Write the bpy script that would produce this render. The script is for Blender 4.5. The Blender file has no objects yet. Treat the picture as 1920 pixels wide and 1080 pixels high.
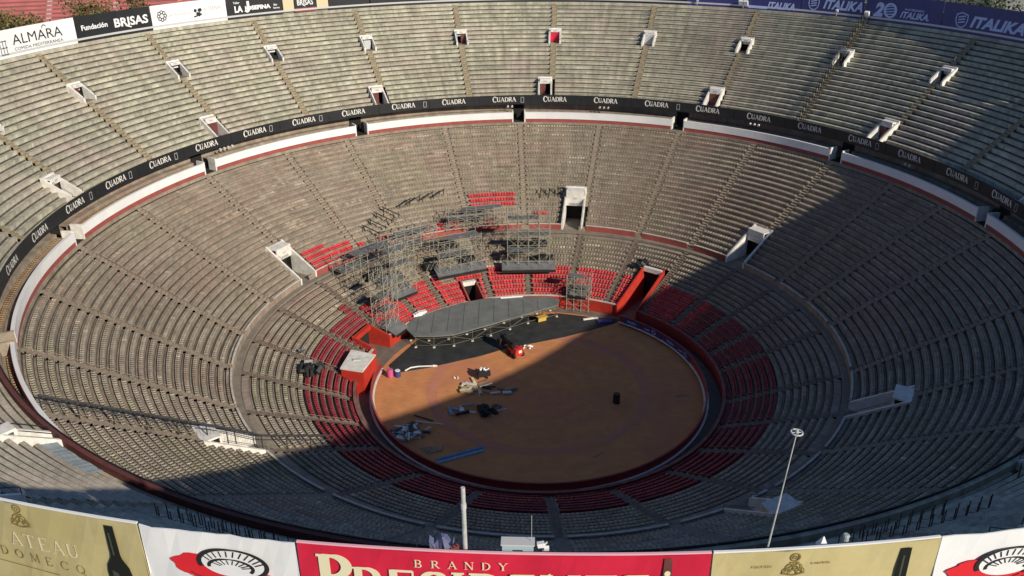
import bpy, math, random
import numpy as np
from mathutils import Vector, Matrix
random.seed(7); rng = np.random.default_rng(7)
R = math.radians
SC = bpy.context.scene
COL = SC.collection

# ------------------------------------------------------------------ camera
def make_camera():
    yaw, pit, rol = R(0.25), R(25.756), R(-0.399)
    fw = Vector((math.sin(yaw)*math.cos(pit), math.cos(yaw)*math.cos(pit), -math.sin(pit)))
    rt = Vector((math.cos(yaw), -math.sin(yaw), 0)); up = rt.cross(fw)
    r2 = rt*math.cos(rol)+up*math.sin(rol); u2 = up*math.cos(rol)-rt*math.sin(rol)
    m = Matrix.Identity(4)
    for i in range(3):
        m[i][0], m[i][1], m[i][2] = r2[i], u2[i], -fw[i]
    m.translation = CAMPOS
    cd = bpy.data.cameras.new('camera'); cd.sensor_width = 36; cd.lens = 1634.518/1920*36
    cd.clip_start = 0.5; cd.clip_end = 6000
    o = bpy.data.objects.new('camera', cd); o.matrix_world = m; COL.objects.link(o); SC.camera = o
CAMPOS = Vector((-3.764, -97.097, 61.363))
make_camera()
# ------------------------------------------------------------------ light
SUN_AZ, SUN_EL = 137.5, 27.0
w = bpy.data.worlds.new('World'); SC.world = w; w.use_nodes = True
nt = w.node_tree; nt.nodes.clear()
sky = nt.nodes.new('ShaderNodeTexSky'); sky.sky_type = 'NISHITA'; sky.sun_disc = False
sky.sun_elevation = R(SUN_EL); sky.sun_rotation = R(SUN_AZ); sky.altitude = 2200; sky.air_density = 1.0; sky.dust_density = 0.4; sky.ozone_density = 4.0
bg = nt.nodes.new('ShaderNodeBackground'); bg.inputs[1].default_value = 0.095
wo = nt.nodes.new('ShaderNodeOutputWorld')
nt.links.new(sky.outputs[0], bg.inputs[0]); nt.links.new(bg.outputs[0], wo.inputs[0])
sd = bpy.data.lights.new('sun', 'SUN'); sd.energy = 4.7; sd.angle = R(0.5); sd.color = (1.0, 0.90, 0.73)
so = bpy.data.objects.new('sun', sd); COL.objects.link(so)
so.rotation_euler = Vector((math.sin(R(SUN_AZ))*math.cos(R(SUN_EL)), math.cos(R(SUN_AZ))*math.cos(R(SUN_EL)), math.sin(R(SUN_EL)))).to_track_quat('Z', 'Y').to_euler()
so.location = (60, -60, 120)
vs = SC.view_settings; vs.view_transform = 'Standard'; vs.look = 'None'; vs.exposure = 0.1; vs.gamma = 1.0; vs.use_curve_mapping = False

# ------------------------------------------------------------------ materials
def mat(name, col, rough=0.85, col2=None, scale=1.0, detail=6, metal=0.0, col3=None, scale3=0.12, bump=0.0, attr=None, objrand=0.0, fine=0.0):
    m = bpy.data.materials.new(name); m.use_nodes = True
    n = m.node_tree.nodes; l = m.node_tree.links; b = n['Principled BSDF']
    b.inputs['Roughness'].default_value = rough; b.inputs['Metallic'].default_value = metal
    b.inputs['Base Color'].default_value = (*col, 1)
    if not (col2 or attr or objrand or fine): return m
    tc = n.new('ShaderNodeTexCoord')
    cur = None
    def mix(fac, a, c, mode='MIX'):
        x = n.new('ShaderNodeMix'); x.data_type = 'RGBA'; x.blend_type = mode
        if isinstance(fac, float): x.inputs[0].default_value = fac
        else: l.new(fac, x.inputs[0])
        for k, v in ((6, a), (7, c)):
            if isinstance(v, tuple): x.inputs[k].default_value = (*v, 1)
            else: l.new(v, x.inputs[k])
        return x.outputs[2]
    def noise(sc, det, lo, hi):
        t = n.new('ShaderNodeTexNoise'); t.inputs['Scale'].default_value = sc; t.inputs['Detail'].default_value = det
        t.inputs['Roughness'].default_value = 0.65
        l.new(tc.outputs['Object'], t.inputs['Vector'])
        r = n.new('ShaderNodeMapRange'); r.inputs[1].default_value = lo; r.inputs[2].default_value = hi
        l.new(t.outputs[0], r.inputs[0]); return r.outputs[0], t.outputs[0]
    cur = col
    if col2:
        f, raw = noise(scale, detail, 0.38, 0.64); cur = mix(f, cur, col2)
    if col3:
        f, raw3 = noise(scale3, 4, 0.46, 0.68); cur = mix(f, cur, col3)
    if fine:
        f, _ = noise(9.0, 3, 0.3, 0.7)
        r = n.new('ShaderNodeMapRange'); r.inputs[3].default_value = 1-fine; r.inputs[4].default_value = 1+fine
        l.new(f, r.inputs[0])
        h = n.new('ShaderNodeCombineColor')
        for k in range(3): l.new(r.outputs[0], h.inputs[k])
        cur = mix(1.0, cur, h.outputs[0], 'MULTIPLY')
    if attr:
        a = n.new('ShaderNodeAttribute'); a.attribute_name = attr
        cur = mix(1.0, cur, a.outputs['Color'], 'MULTIPLY')
    if objrand:
        oi = n.new('ShaderNodeObjectInfo'); r = n.new('ShaderNodeMapRange'); r.inputs[3].default_value = 1-objrand; r.inputs[4].default_value = 1+objrand
        l.new(oi.outputs['Random'], r.inputs[0])
        h = n.new('ShaderNodeCombineColor')
        for k in range(3): l.new(r.outputs[0], h.inputs[k])
        cur = mix(1.0, cur, h.outputs[0], 'MULTIPLY')
    l.new(cur, b.inputs['Base Color'])
    if bump and col2:
        bp = n.new('ShaderNodeBump'); bp.inputs['Strength'].default_value = bump; bp.inputs['Distance'].default_value = 0.05
        l.new(raw, bp.inputs['Height']); l.new(bp.outputs[0], b.inputs['Normal'])
    return m
M = {}
M['upper'] = mat('upper_concrete', (0.49, 0.465, 0.365), 0.9, (0.33, 0.315, 0.24), 0.9, col3=(0.44, 0.375, 0.315), scale3=0.10, fine=0.22)
M['lower'] = mat('lower_concrete', (0.335, 0.282, 0.22), 0.9, (0.24, 0.20, 0.155), 0.7, col3=(0.30, 0.215, 0.18), scale3=0.11, fine=0.2)
M['upper_grime'] = mat('upper_concrete_grime', (0.055, 0.052, 0.041), 0.95, (0.11, 0.104, 0.08), 1.3, fine=0.2)  # grime plus painted shade in tread corners, gaps and under the lips
M['lower_grime'] = mat('lower_concrete_grime', (0.070, 0.060, 0.048), 0.95, (0.13, 0.108, 0.085), 1.3, fine=0.2)  # row shadow lines painted as dark corner strips, along with grime
M['aisle'] = mat('aisle_concrete', (0.34, 0.285, 0.195), 0.9, (0.23, 0.185, 0.12), 1.6, fine=0.2)
M['laisle'] = mat('lower_aisle_concrete', (0.33, 0.27, 0.205), 0.9, (0.24, 0.195, 0.15), 1.6, fine=0.2)
M['daisle'] = mat('ringside_aisle_concrete', (0.21, 0.165, 0.13), 0.9, (0.14, 0.11, 0.085), 1.6, fine=0.2)
M['walk'] = mat('walkway_concrete', (0.24, 0.205, 0.165), 0.9, (0.175, 0.15, 0.12), 0.8, fine=0.15)
M['seat_grey'] = mat('weathered_seat', (0.37, 0.318, 0.25), 0.8, (0.27, 0.23, 0.18), 2.0, attr='tint')
M['seat_grey1'] = mat('weathered_seat_single', (0.33, 0.28, 0.23), 0.8, objrand=0.22)
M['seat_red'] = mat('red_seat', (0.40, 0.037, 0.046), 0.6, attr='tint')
M['seat_red1'] = mat('red_seat_single', (0.24, 0.022, 0.03), 0.5, objrand=0.3)  # darker copy of the seat red, near-side shade put into the colour
M['white'] = mat('white_paint', (0.78, 0.76, 0.72), 0.7, (0.60, 0.57, 0.52), 1.2, fine=0.08)
M['polegrey'] = mat('weathered_pole_paint', (0.50, 0.50, 0.48), 0.6, (0.36, 0.35, 0.33), 3)
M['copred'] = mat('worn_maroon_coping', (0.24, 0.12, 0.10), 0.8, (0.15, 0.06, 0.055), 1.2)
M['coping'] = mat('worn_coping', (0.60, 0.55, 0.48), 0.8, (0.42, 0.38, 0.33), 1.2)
M['whiteclean'] = mat('white_vinyl', (0.80, 0.80, 0.80), 0.5, (0.72, 0.72, 0.73), 0.35)
M['lightgrey'] = mat('light_grey', (0.5, 0.5, 0.5), 0.6)
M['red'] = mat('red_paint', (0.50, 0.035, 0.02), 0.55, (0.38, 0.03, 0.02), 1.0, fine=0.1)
M['dullred'] = mat('dull_red_paint', (0.34, 0.075, 0.065), 0.8, (0.25, 0.06, 0.05), 1.2, fine=0.15)
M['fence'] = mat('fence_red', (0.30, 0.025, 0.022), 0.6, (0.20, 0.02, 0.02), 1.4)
M['black'] = mat('black_vinyl', (0.009, 0.010, 0.012), 0.6, (0.014, 0.015, 0.018), 0.7)
M['dark'] = mat('dark_interior', (0.012, 0.011, 0.010), 0.95)  # near-black paint standing for the unlit inside of openings
M['brownred'] = mat('rust_red_door', (0.15, 0.042, 0.034), 0.7, (0.10, 0.032, 0.028), 2)
M['sand'] = mat('arena_sand', (0.60, 0.255, 0.095), 0.95, (0.50, 0.21, 0.08), 0.5, detail=9, col3=(0.50, 0.19, 0.10), scale3=0.09, bump=0.4, fine=0.10)
M['sandline'] = mat('sand_ring_lime', (0.50, 0.195, 0.14), 0.95, (0.50, 0.205, 0.095), 0.5, bump=0.3)
M['mat'] = mat('black_floor', (0.020, 0.022, 0.023), 0.7, (0.040, 0.042, 0.042), 0.6)
M['deck'] = mat('stage_deck', (0.175, 0.185, 0.178), 0.8, (0.125, 0.134, 0.13), 0.5, fine=0.12)
M['joint'] = mat('deck_joint_tape', (0.07, 0.075, 0.075), 0.8)
M['galv'] = mat('galvanised_tube', (0.36, 0.35, 0.30), 0.55, metal=0.2)
M['shadegalv'] = mat('shaded_tube', (0.17, 0.165, 0.14), 0.6, metal=0.2)  # tube colour darkened to paint in the shade beneath the stage deck
M['darkgal'] = mat('dark_tube', (0.03, 0.03, 0.03), 0.6)
M['greymesh'] = mat('grey_boards', (0.17, 0.175, 0.18), 0.8, (0.11, 0.115, 0.12), 1.2)
M['callejon'] = mat('alley_floor', (0.19, 0.15, 0.12), 0.9, (0.13, 0.105, 0.085), 0.6)
M['street'] = mat('street_ground', (0.10, 0.10, 0.10), 0.95, (0.07, 0.07, 0.07), 0.05)
M['facade'] = mat('outer_facade', (0.36, 0.34, 0.30), 0.9, (0.28, 0.26, 0.23), 0.3)
M['blue'] = mat('navy_vinyl', (0.030, 0.034, 0.16), 0.5, (0.038, 0.042, 0.18), 0.6)
M['ltblue'] = mat('pale_blue_print', (0.42, 0.50, 0.80), 0.5)
M['beige'] = mat('beige_vinyl', (0.44, 0.37, 0.17), 0.5, (0.54, 0.46, 0.24), 0.25, bump=0.5)
M['cream'] = mat('cream_board', (0.62, 0.52, 0.33), 0.6)
M['tan'] = mat('tan_print', (0.22, 0.16, 0.05), 0.6)
M['gold'] = mat('pale_gold_print', (0.72, 0.66, 0.45), 0.6)
M['bred'] = mat('crimson_vinyl', (0.62, 0.02, 0.055), 0.45, (0.52, 0.015, 0.045), 0.4, bump=0.5)
M['pink'] = mat('pale_pink_hem', (0.75, 0.42, 0.48), 0.5)
M['ink'] = mat('black_print', (0.02, 0.02, 0.02), 0.5)
M['greyink'] = mat('grey_print', (0.45, 0.45, 0.45), 0.5)
M['redink'] = mat('red_print', (0.66, 0.02, 0.03), 0.5)
M['glass'] = mat('bottle_print', (0.012, 0.014, 0.010), 0.35)
M['sheen'] = mat('bottle_highlight_print', (0.06, 0.065, 0.055), 0.4)
M['tarp'] = mat('blue_tarp', (0.20, 0.36, 0.48), 0.5, (0.14, 0.27, 0.40), 2)
M['tarp2'] = mat('violet_blue_tarp', (0.085, 0.09, 0.19), 0.7, (0.13, 0.145, 0.22), 2.5)
M['cyan'] = mat('pale_cyan_cabinet', (0.32, 0.44, 0.48), 0.5)
M['pbluecon'] = mat('pale_blue_sheet', (0.33, 0.37, 0.38), 0.8, (0.26, 0.30, 0.31), 1.5)
M['wood'] = mat('raw_wood', (0.46, 0.35, 0.22), 0.8, (0.34, 0.25, 0.15), 3)
M['steel'] = mat('pale_steel', (0.60, 0.61, 0.60), 0.5)
M['yellow'] = mat('yellow_paint', (0.55, 0.38, 0.08), 0.6)
M['machred'] = mat('machine_red', (0.55, 0.03, 0.03), 0.4)
M['tyre'] = mat('tyre_rubber', (0.015, 0.015, 0.015), 0.9)
M['skyblue'] = mat('sky_blue_foam', (0.14, 0.27, 0.46), 0.7, (0.10, 0.21, 0.34), 1)
M['leaf'] = mat('leaves', (0.10, 0.10, 0.030), 0.8, (0.17, 0.13, 0.045), 0.5, attr='tint')
M['dleaf'] = mat('dark_leaves', (0.035, 0.055, 0.018), 0.8, (0.06, 0.07, 0.03), 0.5, attr='tint')
M['bark'] = mat('bark', (0.10, 0.075, 0.05), 0.9)
M['fsred'] = mat('far_stand_red', (0.46, 0.13, 0.13), 0.8, (0.34, 0.10, 0.10), 0.3)
M['fsdark'] = mat('far_stand_floor', (0.24, 0.09, 0.085), 0.9)
M['fsgrey'] = mat('far_stand_concrete', (0.45, 0.38, 0.35), 0.9)

# ------------------------------------------------------------------ mesh helpers
class MB:
    def __init__(s): s.v = []; s.f = []; s.m = []
    def face(s, pts, mi=0):
        k = len(s.v); s.v += [tuple(p) for p in pts]; s.f.append(tuple(range(k, k+len(pts)))); s.m.append(mi)
    def box(s, c, ax, ay, az, mi=0):
        """c centre, ax ay az half-axis vectors"""
        c = Vector(c); ax = Vector(ax); ay = Vector(ay); az = Vector(az); k = len(s.v)
        for i in (-1, 1):
            for j in (-1, 1):
                for q in (-1, 1): s.v.append(tuple(c+ax*i+ay*j+az*q))
        for f in ((0, 1, 3, 2), (4, 6, 7, 5), (0, 4, 5, 1), (2, 3, 7, 6), (0, 2, 6, 4), (1, 5, 7, 3)):
            s.f.append(tuple(k+x for x in f)); s.m.append(mi)
    def tube(s, a, b, r, n=5, mi=0, r2=None, cap=False):
        a = Vector(a); b = Vector(b); d = (b-a)
        if d.length < 1e-6: return
        d.normalize(); x = d.orthogonal().normalized(); y = d.cross(x); k = len(s.v); r2 = r if r2 is None else r2
        for p, rr in ((a, r), (b, r2)):
            for i in range(n):
                t = 2*math.pi*i/n; s.v.append(tuple(p+x*(rr*math.cos(t))+y*(rr*math.sin(t))))
        for i in range(n):
            j = (i+1) % n; s.f.append((k+i, k+j, k+n+j, k+n+i)); s.m.append(mi)
        if cap:
            s.f.append(tuple(k+n+i for i in range(n))); s.m.append(mi); s.f.append(tuple(k+n-1-i for i in range(n))); s.m.append(mi)
    def path(s, pts, r, n=5, mi=0):
        for a, b in zip(pts[:-1], pts[1:]): s.tube(a, b, r, n, mi)
    def strip(s, A, B, mi=0):
        k = len(s.v); n = len(A); s.v += [tuple(p) for p in A]+[tuple(p) for p in B]
        for i in range(n-1): s.f.append((k+i, k+i+1, k+n+i+1, k+n+i)); s.m.append(mi)
    def build(s, name, mats, parent=None, smooth=False):
        me = bpy.data.meshes.new(name); me.from_pydata(s.v, [], s.f)
        mats = mats if isinstance(mats, (list, tuple)) else [mats]
        for x in mats: me.materials.append(M[x] if isinstance(x, str) else x)
        if len(mats) > 1: me.polygons.foreach_set('material_index', s.m)
        if smooth: me.polygons.foreach_set('use_smooth', [True]*len(s.f))
        me.update(); o = bpy.data.objects.new(name, me); COL.objects.link(o)
        if parent:
            o.parent = parent; o.matrix_parent_inverse = Matrix.Translation(-Vector(parent.location))
        return o
def tag(o, label=None, cat=None, group=None, kind=None):
    if label: o['label'] = label
    if cat: o['category'] = cat
    if group: o['group'] = group
    if kind: o['kind'] = kind
    return o
def thing(name, label, cat, loc=(0, 0, 0), group=None):
    o = bpy.data.objects.new(name, None); o.empty_display_size = 0.3; o.location = loc; COL.objects.link(o)
    return tag(o, label, cat, group)
def cyo(r): return 2.4*min(max((r-57.0)/21.4, 0), 1)      # the upper ring's centre drifts slightly
def P(r, ph, z=0.0):
    a = R(ph); return (r*math.sin(a), cyo(r)+r*math.cos(a), z)
def dirs(ph):
    a = R(ph); return Vector((math.sin(a), math.cos(a), 0)), Vector((math.cos(a), -math.sin(a), 0))   # outward, tangential (clockwise)
def arange(a, b, st):
    n = max(1, int(math.ceil((b-a)/st-1e-6))); return [a+(b-a)*i/n for i in range(n+1)]
def wrap(a): return (a+180) % 360-180

# ------------------------------------------------------------------ layout of the bullring
T1 = dict(r0=23.8, p=0.853, n=15, z0=1.5, rise=0.387)
T2 = dict(r0=37.6, p=0.836, n=22, z0=8.0, rise=0.558)
T3 = dict(r0=58.0, p=0.88, n=22, z0=24.2, rise=0.62)
LOW_AISLES = [-163, -146, -129, -115.5, -101.6, -89, -75, -60.3, -45, -33.6, -15.4, -1.5, 13, 27.5, 41.2, 55.3, 67, 77, 87.5, 105, 118.6, 132, 146, 163, 179]
UP_AISLES = [wrap(4.2+14.4*k) for k in range(25)]
UP_AISLES.sort()
LOWV = [(10.4, 1.75), (53.8, 1.75), (-61.3, 1.75), (118.7, 1.75), (-128.1, 1.75), (152.6, 1.75)]
UPV_A = [wrap(4.2+14.4*k+0.2) for k in range(25)]          # upper row of vomitories
UPV_B = [wrap(3.0+28.8*k) for k in range(-6, 7)]           # lower row of vomitories
GATES = [(36.5, 4.4, 0, 9), (-21.5, 3.2, 0, 4), (-67, 5.2, 0, 3)]   # phi, half-angle, first row, last row cut out of T1
ROOT = thing('bullring', 'large round concrete bullring with red and grey seating bowl round an orange sand ring', 'bullring')

def cut_intervals(iv, cuts):
    out = [iv]
    for c0, c1 in cuts:
        nx = []
        for a, b in out:
            best = None
            for sh in (-360, 0, 360):
                x0, x1 = c0+sh, c1+sh
                if x1 > a and x0 < b: best = (x0, x1)
            if best is None: nx.append((a, b)); continue
            if best[0] > a: nx.append((a, best[0]))
            if best[1] < b: nx.append((best[1], b))
        out = nx
    return [o for o in out if o[1]-o[0] > 0.05]
def row_cuts(T, name, i):
    rm = T['r0']+T['p']*(i+0.5); c = []
    if name == 'T2':
        if i < 7:
            for ph, hw in LOWV: d = math.degrees(hw/rm); c.append((ph-d, ph+d))
    if name == 'T1':
        for ph, hw, a, b in GATES:
            if a <= i <= b: c.append((ph-hw, ph+hw))
        if i < 2: c.append((-91.2, -80.2))
    if name == 'T3':
        if i < 4:
            for ph in UPV_B: d = math.degrees(1.25/rm); c.append((ph-d, ph+d))
        if 12 <= i < 15:
            for ph in UPV_A: d = math.degrees(1.15/rm); c.append((ph-d, ph+d))
    return c
def profile(name, T, i):
    r = T['r0']+T['p']*i; z = T['z0']+T['rise']*i; p = T['p']; zn = z+T['rise']
    if name == 'T3':
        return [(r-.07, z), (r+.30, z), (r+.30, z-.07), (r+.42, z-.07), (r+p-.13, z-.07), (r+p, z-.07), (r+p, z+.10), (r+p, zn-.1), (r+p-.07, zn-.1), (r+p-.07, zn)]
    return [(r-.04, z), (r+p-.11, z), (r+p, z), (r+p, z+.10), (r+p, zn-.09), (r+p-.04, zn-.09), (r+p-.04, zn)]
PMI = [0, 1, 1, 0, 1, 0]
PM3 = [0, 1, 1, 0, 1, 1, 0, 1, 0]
def sand_detail(m):
    n = m.node_tree.nodes; l = m.node_tree.links; b = n['Principled BSDF']; src = b.inputs['Base Color'].links[0].from_socket
    tc = n.new('ShaderNodeTexCoord')
    def mul(src, fac, lo, hi, a, c):
        r = n.new('ShaderNodeMapRange'); r.inputs[1].default_value = lo; r.inputs[2].default_value = hi; r.inputs[3].default_value = a; r.inputs[4].default_value = c; l.new(fac, r.inputs[0])
        h = n.new('ShaderNodeCombineColor'); [l.new(r.outputs[0], h.inputs[k]) for k in range(3)]
        x = n.new('ShaderNodeMix'); x.data_type = 'RGBA'; x.blend_type = 'MULTIPLY'; x.inputs[0].default_value = 1; l.new(src, x.inputs[6]); l.new(h.outputs[0], x.inputs[7]); return x.outputs[2]
    wv = n.new('ShaderNodeTexWave'); wv.wave_type = 'RINGS'; wv.rings_direction = 'Z'; wv.inputs['Scale'].default_value = .13; wv.inputs['Distortion'].default_value = 3.5; wv.inputs['Detail'].default_value = 4; wv.inputs['Detail Scale'].default_value = .6
    l.new(tc.outputs['Object'], wv.inputs['Vector']); cur = mul(src, wv.outputs['Fac'], 0, 1, .975, 1.02)
    vo = n.new('ShaderNodeTexVoronoi'); vo.inputs['Scale'].default_value = 1.1; l.new(tc.outputs['Object'], vo.inputs['Vector']); cur = mul(cur, vo.outputs['Distance'], .02, .13, .70, 1.0)
    mp = n.new('ShaderNodeMapping'); mp.inputs['Rotation'].default_value = (0, 0, .6); mp.inputs['Scale'].default_value = (.5, 1.2, 1); l.new(tc.outputs['Object'], mp.inputs['Vector'])
    no = n.new('ShaderNodeTexNoise'); no.inputs['Scale'].default_value = .8; no.inputs['Detail'].default_value = 5; no.inputs['Distortion'].default_value = 1.5; l.new(mp.outputs[0], no.inputs['Vector']); cur = mul(cur, no.outputs[0], .35, .7, 1.04, .93)
    l.new(cur, b.inputs['Base Color'])
sand_detail(M['sand']); sand_detail(M['sandline'])
def weather(m, parts, upper=False):
    """water stains running down the stand and patches that follow the rows"""
    n = m.node_tree.nodes; l = m.node_tree.links; b = n['Principled BSDF']; cur = b.inputs['Base Color'].links[0].from_socket
    tc = n.new('ShaderNodeTexCoord'); sp = n.new('ShaderNodeSeparateXYZ'); l.new(tc.outputs['Object'], sp.inputs[0])
    def mth(op, a, c=None):
        x = n.new('ShaderNodeMath'); x.operation = op
        for k, v in enumerate((a, c)):
            if v is None: continue
            if isinstance(v, (int, float)): x.inputs[k].default_value = v
            else: l.new(v, x.inputs[k])
        return x.outputs[0]
    ang = mth('ARCTAN2', sp.outputs[0], sp.outputs[1]); rad = mth('SQRT', mth('ADD', mth('MULTIPLY', sp.outputs[0], sp.outputs[0]), mth('MULTIPLY', sp.outputs[1], sp.outputs[1])))
    for fa, fr, lo, hi, a, c in parts:
        cb = n.new('ShaderNodeCombineXYZ'); l.new(mth('MULTIPLY', ang, fa), cb.inputs[0]); l.new(mth('MULTIPLY', rad, fr), cb.inputs[1])
        no = n.new('ShaderNodeTexNoise'); no.inputs['Scale'].default_value = 1; no.inputs['Detail'].default_value = 4; no.inputs['Roughness'].default_value = .6; l.new(cb.outputs[0], no.inputs['Vector'])
        r = n.new('ShaderNodeMapRange'); r.inputs[1].default_value = lo; r.inputs[2].default_value = hi; r.inputs[3].default_value = a; r.inputs[4].default_value = c; l.new(no.outputs[0], r.inputs[0])
        h = n.new('ShaderNodeCombineColor'); [l.new(r.outputs[0], h.inputs[k]) for k in range(3)]
        x = n.new('ShaderNodeMix'); x.data_type = 'RGBA'; x.blend_type = 'MULTIPLY'; x.inputs[0].default_value = 1; l.new(cur, x.inputs[6]); l.new(h.outputs[0], x.inputs[7]); cur = x.outputs[2]
    l.new(cur, b.inputs['Base Color'])
weather(M['upper'], [(70, .12, .38, .68, 1.12, .70), (14, 1.15, .35, .66, .84, 1.16), (3, .09, .35, .65, .90, 1.10)])
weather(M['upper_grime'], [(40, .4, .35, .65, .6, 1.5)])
weather(M['lower'], [(60, .14, .38, .68, 1.10, .74), (14, 1.2, .35, .66, .84, 1.14)])
weather(M['seat_grey'], [(11, 1.2, .36, .64, .80, 1.16), (40, .18, .40, .68, 1.07, .80), (4, .12, .35, .65, .90, 1.10)])
def build_tier(name, T, aisles, aw, mt, am, base):
    n = len(aisles)
    for k in range(n):
        a = aisles[k]; b = aisles[(k+1) % n]
        if b < a: b += 360
        mb = MB()
        for i in range(T['n']):
            pr = profile(name, T, i); rm = T['r0']+T['p']*i
            d = math.degrees(aw/2/rm)
            if i == T['n']-1: pr = pr[:6 if name == 'T3' else 4]
            for x0, x1 in cut_intervals((a+d, b-d), row_cuts(T, name, i)):
                phs = arange(x0, x1, 0.8)
                prev = None
                for j, (r, z) in enumerate(pr):
                    cur = [P(r, q, z) for q in phs]
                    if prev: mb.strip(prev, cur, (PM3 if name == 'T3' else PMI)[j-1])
                    prev = cur
                for q in (x0, x1):   # end caps down to a common base
                    pts = [P(r, q, z) for r, z in pr]+[P(pr[-1][0], q, pr[0][1]-0.3), P(pr[0][0], q, pr[0][1]-0.3)]
                    mb.face(pts if q == x0 else pts[::-1])
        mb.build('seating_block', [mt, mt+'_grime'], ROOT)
        st = MB()
        for i in range(T['n']):
            r = T['r0']+T['p']*i; z = T['z0']+T['rise']*i; d = math.degrees(aw/2/r); zn = z+T['rise']
            if any(abs(wrap((c0+c1)/2-a)) < (c1-c0)/2+d*.2 for c0, c1 in row_cuts(T, name, i)):
                if st.f: st.build('aisle_stairs', am, ROOT); st = MB()
                continue
            phs = [a-d, a, a+d]; h = T['p']/2
            L = [(r, z), (r+h, z), (r+h, z+T['rise']/2), (r+2*h, z+T['rise']/2), (r+2*h, zn)]
            prev = None
            for (rr, zz) in L:
                cur = [P(rr, q, zz) for q in phs]
                if prev: st.strip(prev, cur)
                prev = cur
        if st.f: st.build('aisle_stairs', am, ROOT)
build_tier('T1', T1, LOW_AISLES, .8, 'lower', 'daisle', 0)
build_tier('T2', T2, LOW_AISLES, .9, 'lower', 'laisle', 0)
build_tier('T3', T3, UP_AISLES, 1.0, 'upper', 'aisle', 0)

def ring(name, r0, r1, z0, z1, mt, parent=ROOT, a=-180, b=180, st=1.0, faces='itob', mi=None):
    """ring wall of rectangular section: i inner, o outer, t top, b bottom faces"""
    mb = MB(); phs = arange(a, b, st)
    A = [P(r0, q, z0) for q in phs]; B = [P(r0, q, z1) for q in phs]; Cc = [P(r1, q, z1) for q in phs]; D = [P(r1, q, z0) for q in phs]
    if 'i' in faces: mb.strip(A, B)
    if 't' in faces: mb.strip(B, Cc)
    if 'o' in faces: mb.strip(Cc, D)
    if 'b' in faces: mb.strip(D, A)
    if b-a < 359.9:
        mb.face([A[0], B[0], Cc[0], D[0]]); mb.face([A[-1], D[-1], Cc[-1], B[-1]])
    return mb.build(name, mt, parent)

# --- setting
def disc(name, r0, r1, z, mt, st=2.0, kind='structure'):
    mb = MB(); phs = arange(-180, 180, st)
    def q(r, a): return (r*math.sin(R(a)), r*math.cos(R(a)), z)
    if r0 == 0: mb.face([q(r1, a) for a in phs[:-1]][::-1])
    else: mb.strip([q(r0, a) for a in phs], [q(r1, a) for a in phs])
    return tag(mb.build(name, mt), kind=kind)
disc('sand', 0, 21.75, 0.0, 'sand')
disc('sand_ring_marking', 13.2, 14.6, 0.004, 'sandline')
disc('alley_floor', 21.75, 23.6, 0.02, 'callejon')
mb = MB(); phs = arange(-180, 180, 2)
mb.strip([P(78.15, q, 20.0) for q in phs], [(4000*math.sin(R(q)), 4000*math.cos(R(q)), 20.0) for q in phs])
tag(mb.build('ground', 'street'), kind='structure')

# --- bowl walls
GAP = [wrap(-1.7+28.8*k) for k in range(-6, 7)]; GAP.sort()
def segs(cuts):
    out = cut_intervals((-180, 180), cuts); return out
gc = [(p-h, p+h) for p, h, _, _ in GATES]+[(-91.2, -80.2)]
for a, b in [q for z in segs(gc) for q in ((z[0], min(z[1], 120)), (120, z[1])) if q[1]-q[0] > .1]:
    for x0, x1, mm in ((-180, -93, 'fence'), (-93, 40.9, 'red'), (40.9, 180, 'fence')):  # shaded stretches painted the darker fence red, sunny stretch bright red
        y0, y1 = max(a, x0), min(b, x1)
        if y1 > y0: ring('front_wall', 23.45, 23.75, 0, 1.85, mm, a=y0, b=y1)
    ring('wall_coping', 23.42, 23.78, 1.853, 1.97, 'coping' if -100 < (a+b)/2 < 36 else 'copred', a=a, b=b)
ring('lower_walkway', 36.595, 37.4, 7.0, 7.305, 'walk', faces='it')
mc = [(p-math.degrees(hw/37.4), p+math.degrees(hw/37.4)) for p, hw in LOWV]+[(p-.9, p+.9) for p in LOW_AISLES]
for a, b in segs(mc):
    ring('walkway_wall', 37.4, 37.597, 7.3, 8.2, 'dullred' if -66 < (a+b)/2 < 56 else 'lower', a=a, b=b, st=1.5)
    ring('wall_coping', 37.38, 37.61, 8.203, 8.31, 'coping', a=a, b=b, st=1.5)
for p in LOW_AISLES: # steps through the wall
    mb = MB(); d = .85
    for k in range(2):
        mb.strip([P(37.4+.1*k, q, 7.3+.35*k) for q in (p-d, p, p+d)], [P(37.4+.1*k, q, 7.65+.35*k) for q in (p-d, p, p+d)])
        mb.strip([P(37.4+.1*k, q, 7.65+.35*k) for q in (p-d, p, p+d)], [P(37.5+.1*k, q, 7.65+.35*k) for q in (p-d, p, p+d)])
    mb.build('aisle_stairs', 'laisle', ROOT)
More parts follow.
